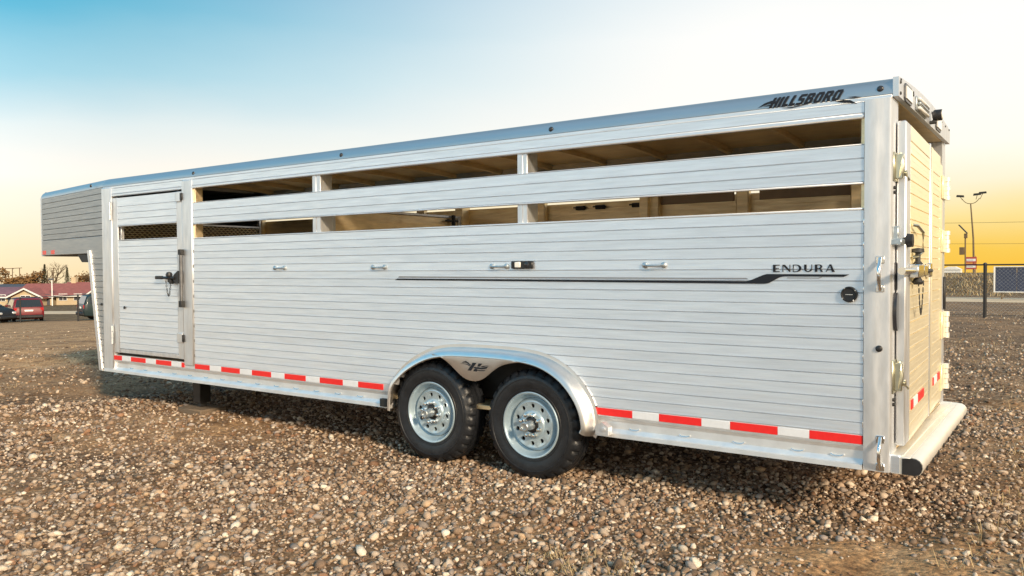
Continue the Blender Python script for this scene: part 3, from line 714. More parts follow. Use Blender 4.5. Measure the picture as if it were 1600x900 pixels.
# far side wall, closed pieces and vents -------------------------------
MB().box(FL, PL, WID - .03, WID, .37, 1.824, .004).build('far_wall', INNER, T)
for z0, h in ((1.966, .060), (2.026, .0535), (2.0795, .055)):
    MB().prism([(WID - y, z) for y, z in plank_profile(z0, h)], 'x', FL, PL).build('far_plank', INNER, T)
MB().box(FL, PL, WID - .03, WID, 2.32, 2.434, .004).build('far_top_rail', INNER, T)
for a, b_ in ((-2.33, -1.62), (-1.40, -.62)):
    B('vent_flap', FLAP, T, a, b_, WID - .045, WID - .032, 2.075, 2.34)
for a in (-3.16, -2.94, -2.55):
    mb = MB().box(a - .05, a + .05, WID - .060, WID - .032, 2.065, 2.105, .004).tube([(a - .07, WID - .062, 2.09), (a + .07, WID - .062, 2.085)], .008, 6)
    mb.build('flap_catch', DARK, T)
for xq in (-8.02, -6.5, -5.2, -3.6, -2.36, -1.53, -.60):
    B('wall_post', INNER, T, xq - .055, xq + .055, WID - .10, WID - .031, .45, 2.43, c=.008)
# floor, chassis
B('floor', INNER, T, FL - .1, -.005, .04, WID - .04, .44, .475)
mb = MB()
for xq in np.arange(-8.0, -.1, .45): mb.box(xq - .03, xq + .03, .05, WID - .05, .376, .438)
for y in (.45, WID - .45): mb.box(-8.1, -.1, y - .05, y + .05, .33, .375)
mb.build('cross_members', DARK, T)
# expanded metal bulkhead between neck and floor
bk = MB()
X_ = -8.0
bk.box(X_ - .02, X_ + .02, .05, .09, 1.70, 2.43, .003).box(X_ - .02, X_ + .02, WID - .13, WID - .04, 1.70, 2.43, .003).box(X_ - .02, X_ + .02, .09, WID - .13, 2.04, 2.065, .003).box(X_ - .02, X_ + .02, .09, WID - .13, 1.74, 1.765, .003)
bkh = bk.build('mesh_bulkhead', ALUP, T)
mb = MB(); cw, chh = .060, .026
ny = int(1.92 / cw)
for r_ in range(12):
    for c_ in range(ny):
        y0 = .09 + c_ * cw + (cw / 2 if r_ % 2 else 0); z0 = 1.765 + r_ * chh * .96
        if y0 + cw > WID - .12: continue
        for (ya, za), (yb, zb) in (((0, .5), (.5, 1)), ((.5, 1), (1, .5))):
            a = Vector((X_, y0 + ya * cw, z0 + za * chh - .012)); b_ = Vector((X_, y0 + yb * cw, z0 + zb * chh - .012)); n = Vector((0, -(b_ - a).z, (b_ - a).y)).normalized() * .0058
            dx = Vector((.003, 0, 0)); mb.add([a - n - dx, b_ - n - dx, b_ + n + dx, a + n + dx], [(0, 1, 2, 3)])
o = mb.build('expanded_mesh', GATE, bkh, sm=0, recalc=False); o['kind'] = 'stuff'
B('mesh_backing', FLAP, bkh, X_ - .05, X_ - .03, .10, WID - .14, 1.72, 2.06)
# centre gate across the floor
cg = B('centre_gate', INNER, T, -4.615, -4.585, .12, 1.93, .52, 2.03)
B('gate_rail', ALUP, cg, -4.63, -4.57, .10, 1.95, 2.0305, 2.055); B('gate_stile', ALUP, cg, -4.63, -4.57, 1.93, 1.99, .52, 2.055); B('gate_stile', ALUP, cg, -4.63, -4.57, .16, .20, 1.6, 2.0)
mb = MB().box(-4.56, -4.53, 1.80, 1.84, 1.95, 2.06, .004).tube([(-4.55, 1.70, 2.0), (-4.55, 1.9, 2.0)], .012, 8); mb.build('gate_latch', DARK, cg)

# fender -------------------------------------------------------------
def inset(pts, d):
    o_ = []
    for i, p in enumerate(pts):
        a = Vector(pts[max(i - 1, 0)]); b_ = Vector(pts[min(i + 1, len(pts) - 1)]); t_ = (b_ - a).normalized(); n_ = Vector((t_.y, -t_.x)); q = Vector(p) + n_ * d
        o_.append((q.x, q.y))
    return o_
def smooth(pts, n=3):
    for _ in range(n):
        q = [pts[0]]
        for a, b_ in zip(pts, pts[1:]): q += [(a[0] * .75 + b_[0] * .25, a[1] * .75 + b_[1] * .25), (a[0] * .25 + b_[0] * .75, a[1] * .25 + b_[1] * .75)]
        pts = q + [pts[-1]]
    return pts
fo = smooth(fen, 2)
sec = [(-.002, .012), (-.004, -.012), (-.011, -.014), (-.012, .010), (-.050, .020), (-.085, .032), (-.101, .050), (-.105, .070), (-.098, .078), (-.094, .074)]
rows = [[(x, y, z) for (x, z) in inset(fo, d)] for y, d in sec]
F = MB().strip(rows).build('fender', POL, T, sm=50)
# valley plate between the wheels
a_out = [(x, z) for x, z in inset(fo, .060) if -3.20 < x < -2.33]
cut = smooth([(-3.20, .852), (-3.121, .840), (-3.05, .808), (-2.985, .762), (-2.925, .715), (-2.87, .688), (-2.80, .678), (-2.735, .690), (-2.68, .722), (-2.62, .770), (-2.55, .812), (-2.45, .838), (-2.33, .848)], 2)
n_ = 30
def resample(pts, n):
    xs = np.linspace(pts[0][0], pts[-1][0], n); return [(float(x), float(np.interp(x, [p[0] for p in pts], [p[1] for p in pts]))) for x in xs]
u, l = resample(a_out, n_), resample(cut, n_)
mb = MB().strip([[(x, -.1005, z) for x, z in u], [(x, -.1045, z) for x, z in l], [(x, -.100, z - .008) for x, z in l], [(x, -.093, z - .004) for x, z in l], [(x, -.093, z) for x, z in u]])
mb.build('fender_valley', POL, F, sm=40)
# emblem on the valley plate
LG = lambda X, Y: (-2.957 + X / 18 * .0060, .884 - Y / 18 * .0045)
em = [[(150, 320), (210, 285), (260, 268), (320, 300), (380, 350), (415, 385), (400, 392), (350, 355), (290, 318)], [(100, 350), (190, 345), (290, 350), (340, 375), (385, 405), (370, 412), (300, 370), (190, 358)],
      [(315, 540), (410, 540), (555, 300), (455, 300), (425, 385), (390, 420)], [(590, 400), (650, 400), (720, 310), (625, 310)], [(480, 450), (520, 420), (700, 430), (790, 400), (890, 375), (830, 450), (700, 475), (540, 470)],
      [(670, 405), (760, 365), (900, 345), (820, 375), (720, 412)], [(570, 500), (680, 505), (820, 490), (770, 520), (680, 532), (580, 520)], [(475, 550), (575, 550), (585, 480), (510, 480)]]
mb = MB()
for p in em: mb.poly3([(LG(*q)[0], -.1062, LG(*q)[1]) for q in p], (0, .003, 0))
mb.build('emblem', DECAL, F, sm=0)
# bracket block at the rear foot of the fender, little step at the front foot
mb = MB().prism([(-1.795, .392), (-1.70, .392), (-1.70, .445), (-1.745, .475), (-1.795, .45)], 'y', -.075, -.018); mb.lathe([(.016, 0), (.016, -.006), (.010, -.007)], (-1.735, -.076, .43), 'y', 12)
mb.build('fender_bracket', ALUP, F)
B('fender_bracket', DARK, F, -3.80, -3.725, -.06, -.021, .385, .45)
# wheel well
ins = inset(fo, .012)
rows = [[(x, y, z) for x, z in ins] for y in (-.004, .30)]
mb = MB().strip(rows)
mb.build('wheel_well', POL, T, sm=50)
MB().prism([(x, z) for x, z in ins], 'y', .30, .31).build('wheel_well_wall', DARK, T)

# wheels ---------------------------------------------------------------
def tyre_mesh(mb, yo, s, Rr=.394, wd=.222):
    """yo outer face, s=+1 goes inward along +y"""
    nseg = 150
    prof = [(.228, .020, 0), (.236, .004, 0), (.247, .001, 0), (.249, -.005, 0), (.256, -.006, 0), (.258, -.003, 0), (.28, -.009, 0), (.305, -.013, 0), (.322, -.012, 0), (.324, -.016, 0), (.330, -.016, 0), (.332, -.011, 0), (.350, -.007, 0), (.356, .000, 1), (.372, .008, 1), (.386, .020, 1), (Rr, .036, 1), (Rr + .001, .058, 1), (Rr - .008, .0585, 2), (Rr - .008, .066, 2), (Rr + .001, .0665, 3), (Rr + .001, .1, 3), (Rr - .008, .1005, 2), (Rr - .008, .110, 2), (Rr + .001, .1105, 3)]
    full = prof + [(r_, wd - y, k_) for r_, y, k_ in prof[::-1]]
    v = []; f = []
    for i, (r_, y, k_) in enumerate(full):
        for q in range(nseg):
            ph = q + (0 if i < len(prof) else 2)
            cutg = (ph % 5 == 0)
            rr = r_
            if k_ == 1 and cutg: rr -= .017 if r_ > .38 else (.014 if r_ > .36 else .004)
            if k_ == 3 and (ph + 2) % 5 == 0: rr -= .006
            t_ = 2 * pi * q / nseg
            x, z = rr * math.cos(t_), rr * math.sin(t_)
            flat_ = -.389
            v.append((x, yo + s * y, max(z, flat_)))
    n = nseg
    for i in range(len(full) - 1):
        for q in range(n):
            q2 = (q + 1) % n; f.append((i * n + q, i * n + q2, i * n + n + q2, i * n + n + q))
    return mb.add(v, f)
def rim_mesh(yo, s):
    mb = MB()
    prof = [(.226, .030), (.2365, .006), (.237, -.002), (.232, -.006), (.224, -.004), (.216, .008), (.209, .030), (.200, .050), (.190, .056), (.183, .050), (.178, .036), (.172, .026), (.164, .022)]
    mb.lathe([(r_, yo + s * h) for r_, h in prof], (0, 0, 0), 'y', 56, cap=False)
    # the disc with ten round hand holes
    NH = 10; r0, r1, rc, rh = .104, .164, .134, .0165
    for hseg in range(NH):
        a0 = 2 * pi * hseg / NH; half = pi / NH
        outer = []
        m_ = 6
        bd = [(r1, -half + 2 * half * i / m_) for i in range(m_)] + [(r1 + (r0 - r1) * i / m_, half) for i in range(m_)] + [(r0, half - 2 * half * i / m_) for i in range(m_)] + [(r0 + (r1 - r0) * i / m_, -half) for i in range(m_)]
        nb = len(bd)
        P = [(r_ * math.cos(a0 + a), yo + s * (.022 + (.164 - r_) * .09), r_ * math.sin(a0 + a)) for r_, a in bd]
        cx, cz = rc * math.cos(a0), rc * math.sin(a0)
        Q = []; Q2 = []
        for (px_, py_, pz_) in P:
            d = Vector((px_ - cx, pz_ - cz)).normalized()
            Q.append((cx + d.x * rh, yo + s * .026, cz + d.y * rh)); Q2.append((cx + d.x * rh * .92, yo + s * .040, cz + d.y * rh * .92))
        mb.add(P + Q + Q2, [(i, (i + 1) % nb, nb + (i + 1) % nb, nb + i) for i in range(nb)] + [(nb + i, nb + (i + 1) % nb, 2 * nb + (i + 1) % nb, 2 * nb + i) for i in range(nb)])
    prof = [(.104, .0275), (.100, .020), (.092, .013), (.086, .012), (.060, .012), (.057, .02), (.057, .05)]
    mb.lathe([(r_, yo + s * h) for r_, h in prof], (0, 0, 0), 'y', 40, cap=False)
    return mb
def wheel(x, y, s, proto=None):
    z = .3885
    Mx = Matrix.Translation((x, 0, z)) @ Matrix.Rotation(random.random() * .5, 4, 'Y')
    w = rim_mesh(y, s).build('wheel', WHEEL, T, M=Mx, sm=35)
    tyre_mesh(MB(), y, s).build('tyre', TYRE, w, M=Matrix.Translation((x, 0, z)), sm=38)
    for i in range(8):
        mb = MB(); a = 2 * pi * i / 8; c = (.077 * math.cos(a), 0, .077 * math.sin(a))
        mb.lathe([(.0165, y + s * .012), (.0165, y + s * .004), (.0125, y + s * .001), (.0125, y - s * .018), (.007, y - s * .020), (.007, y - s * .030), (.001, y - s * .031)], c, 'y', 6)
        mb.build('lug_nut', CHROME, w, M=Mx, sm=30)
    MB().lathe([(.056, y + s * .050), (.056, y + s * .016), (.050, y + s * .012), (.044, y + s * .010), (.001, y + s * .010)], (0, 0, 0), 'y', 24).build('hub', BLK, w, M=Mx)
    MB().lathe([(.034, y + s * .012), (.034, y - s * .020), (.029, y - s * .026), (.029, y - s * .062), (.033, y - s * .066), (.033, y - s * .080), (.029, y - s * .084), (.021, y - s * .084), (.019, y - s * .074), (.001, y - s * .074)], (0, 0, 0), 'y', 24).build('hub_cap', GALV, w, M=Mx)
    MB().lathe([(.20, y + s * .055), (.19, y + s * .18), (.05, y + s * .19), (.001, y + s * .19)], (0, 0, 0), 'y', 24).build('brake_drum', BLK, w, M=Mx)
    return w
for xw in (-3.262, -2.335):
    wheel(xw, -.045, 1); wheel(xw, WID + .045, -1)
    MB().tube([(xw, .15, .3885), (xw, WID - .15, .3885)], .045, 12).build('axle', DARK, T)
MB().prism([(-3.1, .44), (-2.5, .44), (-2.55, .36), (-2.72, .30), (-2.88, .30), (-3.05, .36)], 'y', .34, .42).build('spring_hanger', DARK, T)

# landing jack ---------------------------------------------------------
jk = MB().box(-6.83, -6.70, .24, .37, .10, .45, .006).build('landing_jack', BLK, T)
MB().box(-6.80, -6.73, .27, .34, .06, .12, .003).build('jack_leg', DARK, jk)

# rear: header, lamps, gate, bumper --------------------------------------
hy = np.linspace(.0, WID, 21)
htop = [(float(y), 2.522 + .045 * (1 - ((y - WID / 2) / (WID / 2)) ** 2)) for y in hy]
def hprism(x0, x1, zb, dz=0): return MB().prism([(0.0, zb), ] + [(y, z + dz) for y, z in htop] + [(WID, zb)], 'x', x0, x1)
HD = hprism(.001, .030, 2.418).build('rear_header', ALUP, T, sm=30)
B('header_return', INNER, HD, -.10, .0, .06, WID - .06, 2.418, 2.430)
mb = MB()
for y in np.linspace(.06, WID - .06, 11): mb.lathe([(.008, .030), (.006, .035), (.001, .036)], (0, float(y), 2.515), 'x', 8)
for y, z in zip((.05, .05, .46, 1.2), (2.44, 2.50, 2.50, 2.51)): mb.lathe([(.010, .030), (.008, .036), (.001, .037)], (0, y, z), 'x', 8)
mb.build('header_rivets', DARK, HD)
def lamp_box(y, z):
    o = MB().prism([(y - .115, z - .03), (y - .09, z - .05), (y + .09, z - .05), (y + .115, z - .03), (y + .115, z + .03), (y + .09, z + .05), (y - .09, z + .05), (y - .115, z + .03)], 'x', .028, .038).build('tail_marker', GALVD, HD)
    MB().prism([(y - .095, z - .034), (y + .095, z - .034), (y + .095, z + .034), (y - .095, z + .034)], 'x', .036, .044).build('lens', AMBER, o)
lamp_box(.27, 2.468); lamp_box(1.48, 2.478)
idl = B('id_lamp_bar', GALV, HD, .030, .040, .54, .92, 2.425, 2.51)
for i in range(3): B('id_lamp', AMBER if i != 1 else GALV, idl, .038, .060, .56, .90, 2.431 + i * .027, 2.449 + i * .027, c=.006)
wl = MB().lathe([(.016, .045), (.032, .052), (.036, .06), (.036, .098), (.033, .102)], (0, 1.12, 2.478), 'x', 18).build('work_lamp', BLK, HD)
MB().lathe([(.031, .099), (.028, .107), (.001, .109)], (0, 1.12, 2.478), 'x', 18).build('lens', AMBER, wl)
MB().box(.028, .07, 1.10, 1.14, 2.425, 2.443, .004).tube([(.05, 1.12, 2.44), (.065, 1.12, 2.46)], .010, 8).build('lamp_bracket', DARK, wl)

# gate slightly ajar, hinged on the far post
ga = math.atan2(.056, 1.90)
GM = Matrix.Translation((.056, .10, 0)) @ Matrix.Rotation(pi / 2 + ga, 4, 'Z')
GL = 1.90
gt = MB().box(0, .165, 0, .05, .505, 2.30, .008).build('rear_gate', ALUP, T, M=GM)
def gb(name, mt, *a, c=.004): return MB().box(*a, c=c).build(name, mt, gt, M=GM)
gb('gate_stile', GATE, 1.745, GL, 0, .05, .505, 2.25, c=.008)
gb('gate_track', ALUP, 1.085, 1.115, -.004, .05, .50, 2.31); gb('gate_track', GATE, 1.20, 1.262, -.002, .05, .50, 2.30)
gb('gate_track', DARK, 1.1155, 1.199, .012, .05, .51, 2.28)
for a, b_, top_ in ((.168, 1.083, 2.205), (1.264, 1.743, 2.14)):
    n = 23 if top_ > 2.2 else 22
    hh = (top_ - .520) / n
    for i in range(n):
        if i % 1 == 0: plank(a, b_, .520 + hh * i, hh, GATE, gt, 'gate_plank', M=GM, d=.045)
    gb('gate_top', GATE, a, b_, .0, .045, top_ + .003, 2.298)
    gb('gate_sill', GATE, a, b_, .0, .045, .503, .5195)
for a, b_ in ((.225, .30), (.50, .80), (1.32, 1.36), (1.565, 1.735)): MB().box(a, b_, -.006, .004, .675, .730, .001).build('red_tape', REDT, gt, M=GM)
for a, b_ in ((.302, .498), (1.362, 1.563)): MB().box(a, b_, -.0055, .004, .675, .730, .001).build('white_tape', WHT, gt, M=GM)
MB().tube([(.19, -.006, 1.735), (.22, -.03, 1.73), (.43, -.035, 1.70), (.43, -.035, 1.585), (.22, -.03, 1.555), (.19, -.006, 1.55)], .009, 8).build('gate_handle', ZINC, gt, M=GM)
# slam latch bar across the gate edge
lt = MB().tube([(-.26, -.012, 1.475), (.25, -.030, 1.472)], .020, 10).build('slam_latch', CHROME, gt, M=GM)
for q in ((.10, .34, -.052, -.002, 1.435, 1.51), (.42, .60, -.045, -.002, 1.44, 1.505), (.86, .98, -.03, -.002, 1.43, 1.52)): MB().box(*q, c=.005).build('latch_housing', CHROME, lt, M=GM)
MB().lathe([(.03, 1.51), (.014, 1.53), (.014, 1.575), (.034, 1.58), (.030, 1.60), (.001, 1.605)], (.24, -.03, 0), 'z', 12).tube([(.34, -.03, 1.47), (.95, -.024, 1.47)], .014, 8).lathe([(.022, 1.395), (.03, 1.41), (.014, 1.44)], (.24, -.03, 0), 'z', 10).build('latch_knob', DARK, lt, M=GM)
mb = MB()
for q in range(14):
    a = q / 13; px_ = .24 + .22 * a; pz_ = 1.40 - .17 * math.sin(pi * min(a * 1.0, 1))
    c0 = Vector((px_, -.035, pz_)); e = [c0 + Vector((.004 if q % 2 else .012) * 0 + Vector(((.010 if q % 2 else .004) * math.cos(u_), (.004 if q % 2 else .010) * math.sin(u_) * .4, .016 * math.sin(u_)))) if False else c0 + Vector(((.010 if q % 2 else .005) * math.cos(u_), 0, .014 * math.sin(u_))) for u_ in [2 * pi * w_ / 8 for w_ in range(9)]]
    mb.tube(e, .003, 5, cap=False)
mb.build('safety_chain', DARK, lt, M=GM)
# hinges on the far side
for z0, z1 in ((1.995, 2.165), (1.60, 1.765), (.96, 1.16), (.575, .765)):
    hg = MB().box(1.80, 1.97, -.014, -.001, z0, z1, .003).build('gate_hinge', GATE, gt, M=GM)
    hh = (z1 - z0) / 5; mb = MB()
    for i in range(5): mb.lathe([(.026 if i % 2 == 0 else .02, z0 + hh * i), (.026 if i % 2 == 0 else .02, z0 + hh * i + hh * .92)], (1.985, -.02, 0), 'z', 12)
    mb.build('hinge_knuckles', BUMP, hg, M=GM)
B('bump_strip', RUB, T, .001, .016, 2.06, 2.10, 1.17, 1.42, c=.006)
# things on the near rear jamb: cam locks, tubes, oval tail lamp, grab handles
def camlock(z0, z1):
    h_ = z1 - z0
    o = MB().box(.001, .008, .02, .15, z0, z1, .003).build('cam_lock', ZINC, T)
    mb = MB().tube([(.03, .06, z0 + h_ * .15), (.045, .055, z0 + h_ * .55), (.03, .07, z0 + h_ * .95)], .011, 8)
    mb.box(.006, .045, .05, .075, z0 + h_ * .08, z0 + h_ * .92, .004).box(.006, .05, .13, .155, z0 + h_ * .12, z0 + h_ * .7, .004).lathe([(.022, .02), (.022, .055), (.012, .058)], (0, .115, z0 + h_ * .28), 'x', 10)
    mb.tube([(.04, .11, z0 + h_ * .28), (.055, .17, z0 + h_ * .10)], .010, 8)
    mb.build('lock_lever', ZINC, o)
    mb = MB()
    for zz in (z0 - .035, z0 - .06): mb.lathe([(.010, .001), (.010, .010), (.004, .014)], (0, .05, zz), 'x', 8)
    mb.build('lock_bolts', DARK, o)
camlock(1.965, 2.125); camlock(.80, .985)
tb = MB().tube([(.02, .215, .52), (.02, .215, 1.30)], .014, 10).build('lock_rod', GALV, T)
MB().tube([(.02, .215, 1.47), (.02, .215, 1.93)], .014, 10).build('lock_rod', WHP, T)
st = MB().box(-.01, .05, .0, .16, 1.615, 1.65, .005).build('stop_bracket', GALV, T)
MB().lathe([(.036, .03), (.040, .045), (.036, .085), (.001, .09)], (0, .135, 1.642), 'x', 18).build('stop_rubber', RUB, st)
MB().box(.001, .03, .02, .05, 1.64, 1.72, .004).build('stop_stay', GALV, st)
for z0, z1 in ((1.36, 1.43), (1.48, 1.56), (1.06, 1.12), (.98, 1.02)): B('rod_guide', ALUP, T, .001, .035, .17, .245, z0, z1)
MB().prism(arc(.075, 1.25, .040, .105, 0, 360, 24)[:-1], 'x', .001, .020).build('tail_lamp', DKLENS, T)
B('jamb_slot', RUB, T, .0005, .006, .085, .125, 1.37, 1.52)
def grab(xc, z0, z1):
    o = MB().box(xc - .022, xc + .022, -.017, -.010, z1 - .03, z1 + .012, .004).box(xc - .022, xc + .022, -.017, -.010, z0 - .012, z0 + .03, .004).build('grab_handle', CHROME, T)
    MB().tube([(xc, -.014, z1), (xc, -.032, z1 - .025), (xc, -.055, z1 - .055), (xc, -.055, z0 + .055), (xc, -.032, z0 + .025), (xc, -.014, z0)], [.010, .010, .011, .011, .010, .010], 10).build('handle_bar', CHROME, o)
grab(-.055, 1.372, 1.545); grab(-.050, .39, .56)
MB().lathe([(.018, -.010), (.018, -.020), (.010, -.026), (.001, -.027)], (-.058, 0, 1.05), 'y', 14).build('rubber_stop', RUB, T)
# bumper
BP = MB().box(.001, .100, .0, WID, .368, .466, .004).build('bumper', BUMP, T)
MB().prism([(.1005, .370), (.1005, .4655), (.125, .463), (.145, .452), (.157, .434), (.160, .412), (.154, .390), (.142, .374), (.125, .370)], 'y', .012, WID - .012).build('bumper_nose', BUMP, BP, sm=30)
for y0, y1 in ((-.004, .0115), (WID - .0115, WID + .004)):
    MB().prism([(.058, .372), (.058, .458), (.105, .4635), (.126, .460), (.143, .450), (.154, .433), (.157, .412), (.151, .391), (.140, .377), (.12, .372)], 'y', y0, y1).build('bumper_end_cap', RUB, BP, sm=30)
mb = MB()
for i in range(9): mb.box(.152, .1625, .16 + i * .225, .168 + i * .225, .372, .40)
mb.build('bumper_notches', DARK, BP)
B('bumper_step', BUMP, BP, -.002, .060, .02, WID - .02, .4665, .4705, c=.001)
MB().box(-.002, .048, .0, .05, .372, .47, .003).build('bumper_bracket', ALU, BP)

# block under the jack --------------------------------------------------
zb = float(gh(-6.77, .30) + fine(-6.77, .30))
bl = MB().box(-6.98, -6.56, .15, .47, zb - .05, zb + .06, .012).build('jack_block', WOOD, None)
tag(bl, 'weathered wooden block under the black landing jack of the trailer', 'wood block')

# ------------------------------------------------------------------ vehicles on the street
GLASS = mat('tinted_glass', (.02, .022, .025), .06, noise=(4, .1), spec=.8)
SKYGL = mat('clear_windscreen', (.10, .13, .15), .04, .0, noise=(4, .1), spec=1.0)
LAMPR = mat('red_lamp_lens', (.45, .02, .02), .15, noise=(9, .1)); LAMPW = mat('headlamp_lens', (.8, .8, .78), .1, .3, noise=(9, .05))
PLATE = mat('number_plate', (.8, .8, .78), .5, noise=(9, .03))
def van(name, label, paint, x, y, rot, tail=True, prof=None):
    z = float(gh(x, y))
    o = thing(name, label, 'car' if 'car' in name else 'van', (x, y, z))
    M = Matrix.Translation((x, y, z)) @ Matrix.Rotation(rot, 4, 'Z')
    prof = prof or [(-2.36, .62, .42, .80), (-2.34, .98, .34, .86), (-2.30, 1.06, .30, .93), (-2.22, 1.30, .27, .95), (-2.08, 1.62, .25, .96), (-1.95, 1.70, .24, .965), (-1.3, 1.755, .22, .97), (-.2, 1.76, .2, .97), (.45, 1.71, .2, .97), (.8, 1.58, .2, .97), (1.35, 1.18, .2, .96), (1.45, 1.10, .2, .955), (2.0, .98, .22, .93), (2.25, .86, .26, .88), (2.36, .66, .32, .78), (2.40, .52, .38, .70)]
    rows = []; BELT = 1.06
    def half(w, zz, zt):
        if zz <= BELT: return w
        return w - (zz - BELT) * .26
    for xx, zt, zb_, w in prof:
        bl_ = min(BELT, zt - .02); r_ = []
        for sgn in (1, -1):
            pts = [(w * .80, zb_), (w * .97, zb_ + .10), (w, min(.62, zt * .8)), (w * .985, bl_)]
            if zt > BELT + .15: pts += [(half(w, zt - .10, zt), zt - .10), (half(w, zt, zt) - .12, zt - .012), (half(w, zt, zt) - .35, zt)]
            else: pts += [(w * .94, zt - .012), (w * .80, zt - .004), (w * .5, zt)]
            pts = [(xx, sgn * a, b_) for a, b_ in pts]
            r_ += pts if sgn == 1 else pts[::-1]
        rows.append(r_ + [r_[0]])
    mb = MB().strip(rows); n = len(rows[0])
    mb.f.append(tuple(range(n - 1))); mb.f.append(tuple(range((len(rows) - 1) * n, len(rows) * n - 1)))
    body = mb.build('body', paint, o, M=M, sm=45)
    I = lambda xx, c_: float(np.interp(xx, [p[0] for p in prof], [p[c_] for p in prof]))
    def side_glass(xa, xb, sgn):
        m_ = MB(); r0 = []; r1 = []
        for xx in np.linspace(xa, xb, 5):
            zt = I(xx, 1); w = I(xx, 3); zt2 = max(zt - .15, BELT + .08)
            r0.append((xx, sgn * (w * .985 + .006), BELT + .04)); r1.append((xx, sgn * (half(w, zt2, zt) + .012), zt2))
        m_.strip([r0, r1, [(a, b_ - sgn * .02, c_) for a, b_, c_ in r1], [(a, b_ - sgn * .02, c_) for a, b_, c_ in r0]], close=True).build('side_window', GLASS, o, M=M, sm=20)
    for sgn in (1, -1):
        side_glass(-1.95, -1.0, sgn); side_glass(-.92, .0, sgn); side_glass(.08, 1.0, sgn)
    def cross(xa, xb, name_, mt, za, zb2, push):
        m_ = MB(); rr = []
        for xx, zz in ((xa, za), (xb, zb2)):
            w = half(I(xx, 3), zz, 9) - .12; rr.append([(xx + push, t_ * w, zz + .012) for t_ in np.linspace(-1, 1, 7)])
        rr += [[(a - push * 2, b_, c_ - .02) for a, b_, c_ in rr[1]], [(a - push * 2, b_, c_ - .02) for a, b_, c_ in rr[0]]]
        m_.strip(rr, close=True).build(name_, mt, o, M=M, sm=20)
    cross(-2.285, -2.09, 'rear_window', GLASS, 1.10, 1.60, -.018); cross(1.33, .84, 'windscreen', SKYGL, 1.20, 1.545, .018)
    for sgn in (1, -1):
        MB().box(-2.345, -2.20, sgn * .70, sgn * .905, .80, 1.05, .02).build('tail_lamp', LAMPR, o, M=M)
        MB().box(2.20, 2.375, sgn * .48, sgn * .82, .62, .78, .03).build('headlamp', LAMPW, o, M=M)
        MB().box(.85, 1.02, sgn * .96, sgn * 1.13, 1.05, 1.2, .03).build('wing_mirror', paint, o, M=M)
    MB().box(-2.395, -2.33, -.26, .26, .80, .92, .005).build('number_plate', PLATE, o, M=M)
    MB().box(-2.44, -2.25, -.86, .86, .34, .56, .05).build('bumper', RUB, o, M=M); MB().box(2.25, 2.46, -.82, .82, .32, .52, .05).build('bumper', RUB, o, M=M)
    for xx in (-1.42, 1.45):
        for sgn in (1, -1):
            w = MB().lathe([(.12, sgn * .72), (.31, sgn * .73), (.335, sgn * .76), (.335, sgn * .93), (.31, sgn * .955), (.21, sgn * .95)], (xx, 0, .335), 'y', 22).build('wheel', RUB, o, M=M)
            MB().lathe([(.205, sgn * .951), (.19, sgn * .962), (.05, sgn * .955), (.001, sgn * .965)], (xx, 0, .335), 'y', 18).build('rim', GALV, w, M=M)
    return o
RED = mat('red_car_paint', (.15, .007, .012), .38, noise=(2, .06), coat=.15)
BLACKP = mat('black_car_paint', (.012, .012, .014), .5, noise=(2, .06), spec=.25)
TEAL = mat('dark_teal_car_paint', (.014, .030, .034), .4, noise=(2, .06), coat=.1, spec=.3)
va = math.atan2(22.71 + 4.76, -60.96 - .82)
van('minivan', 'red minivan with its tailgate and white plate towards the camera', RED, -61.3, 22.48, va + R(6))
van('black_car', 'black car with a bright windscreen standing left of the red minivan', BLACKP, -60.25, 18.85, va + R(180 + 54))
van('minivan', 'dark teal minivan half hidden behind the front of the trailer', TEAL, -52.2, 24.4, va + R(-80))

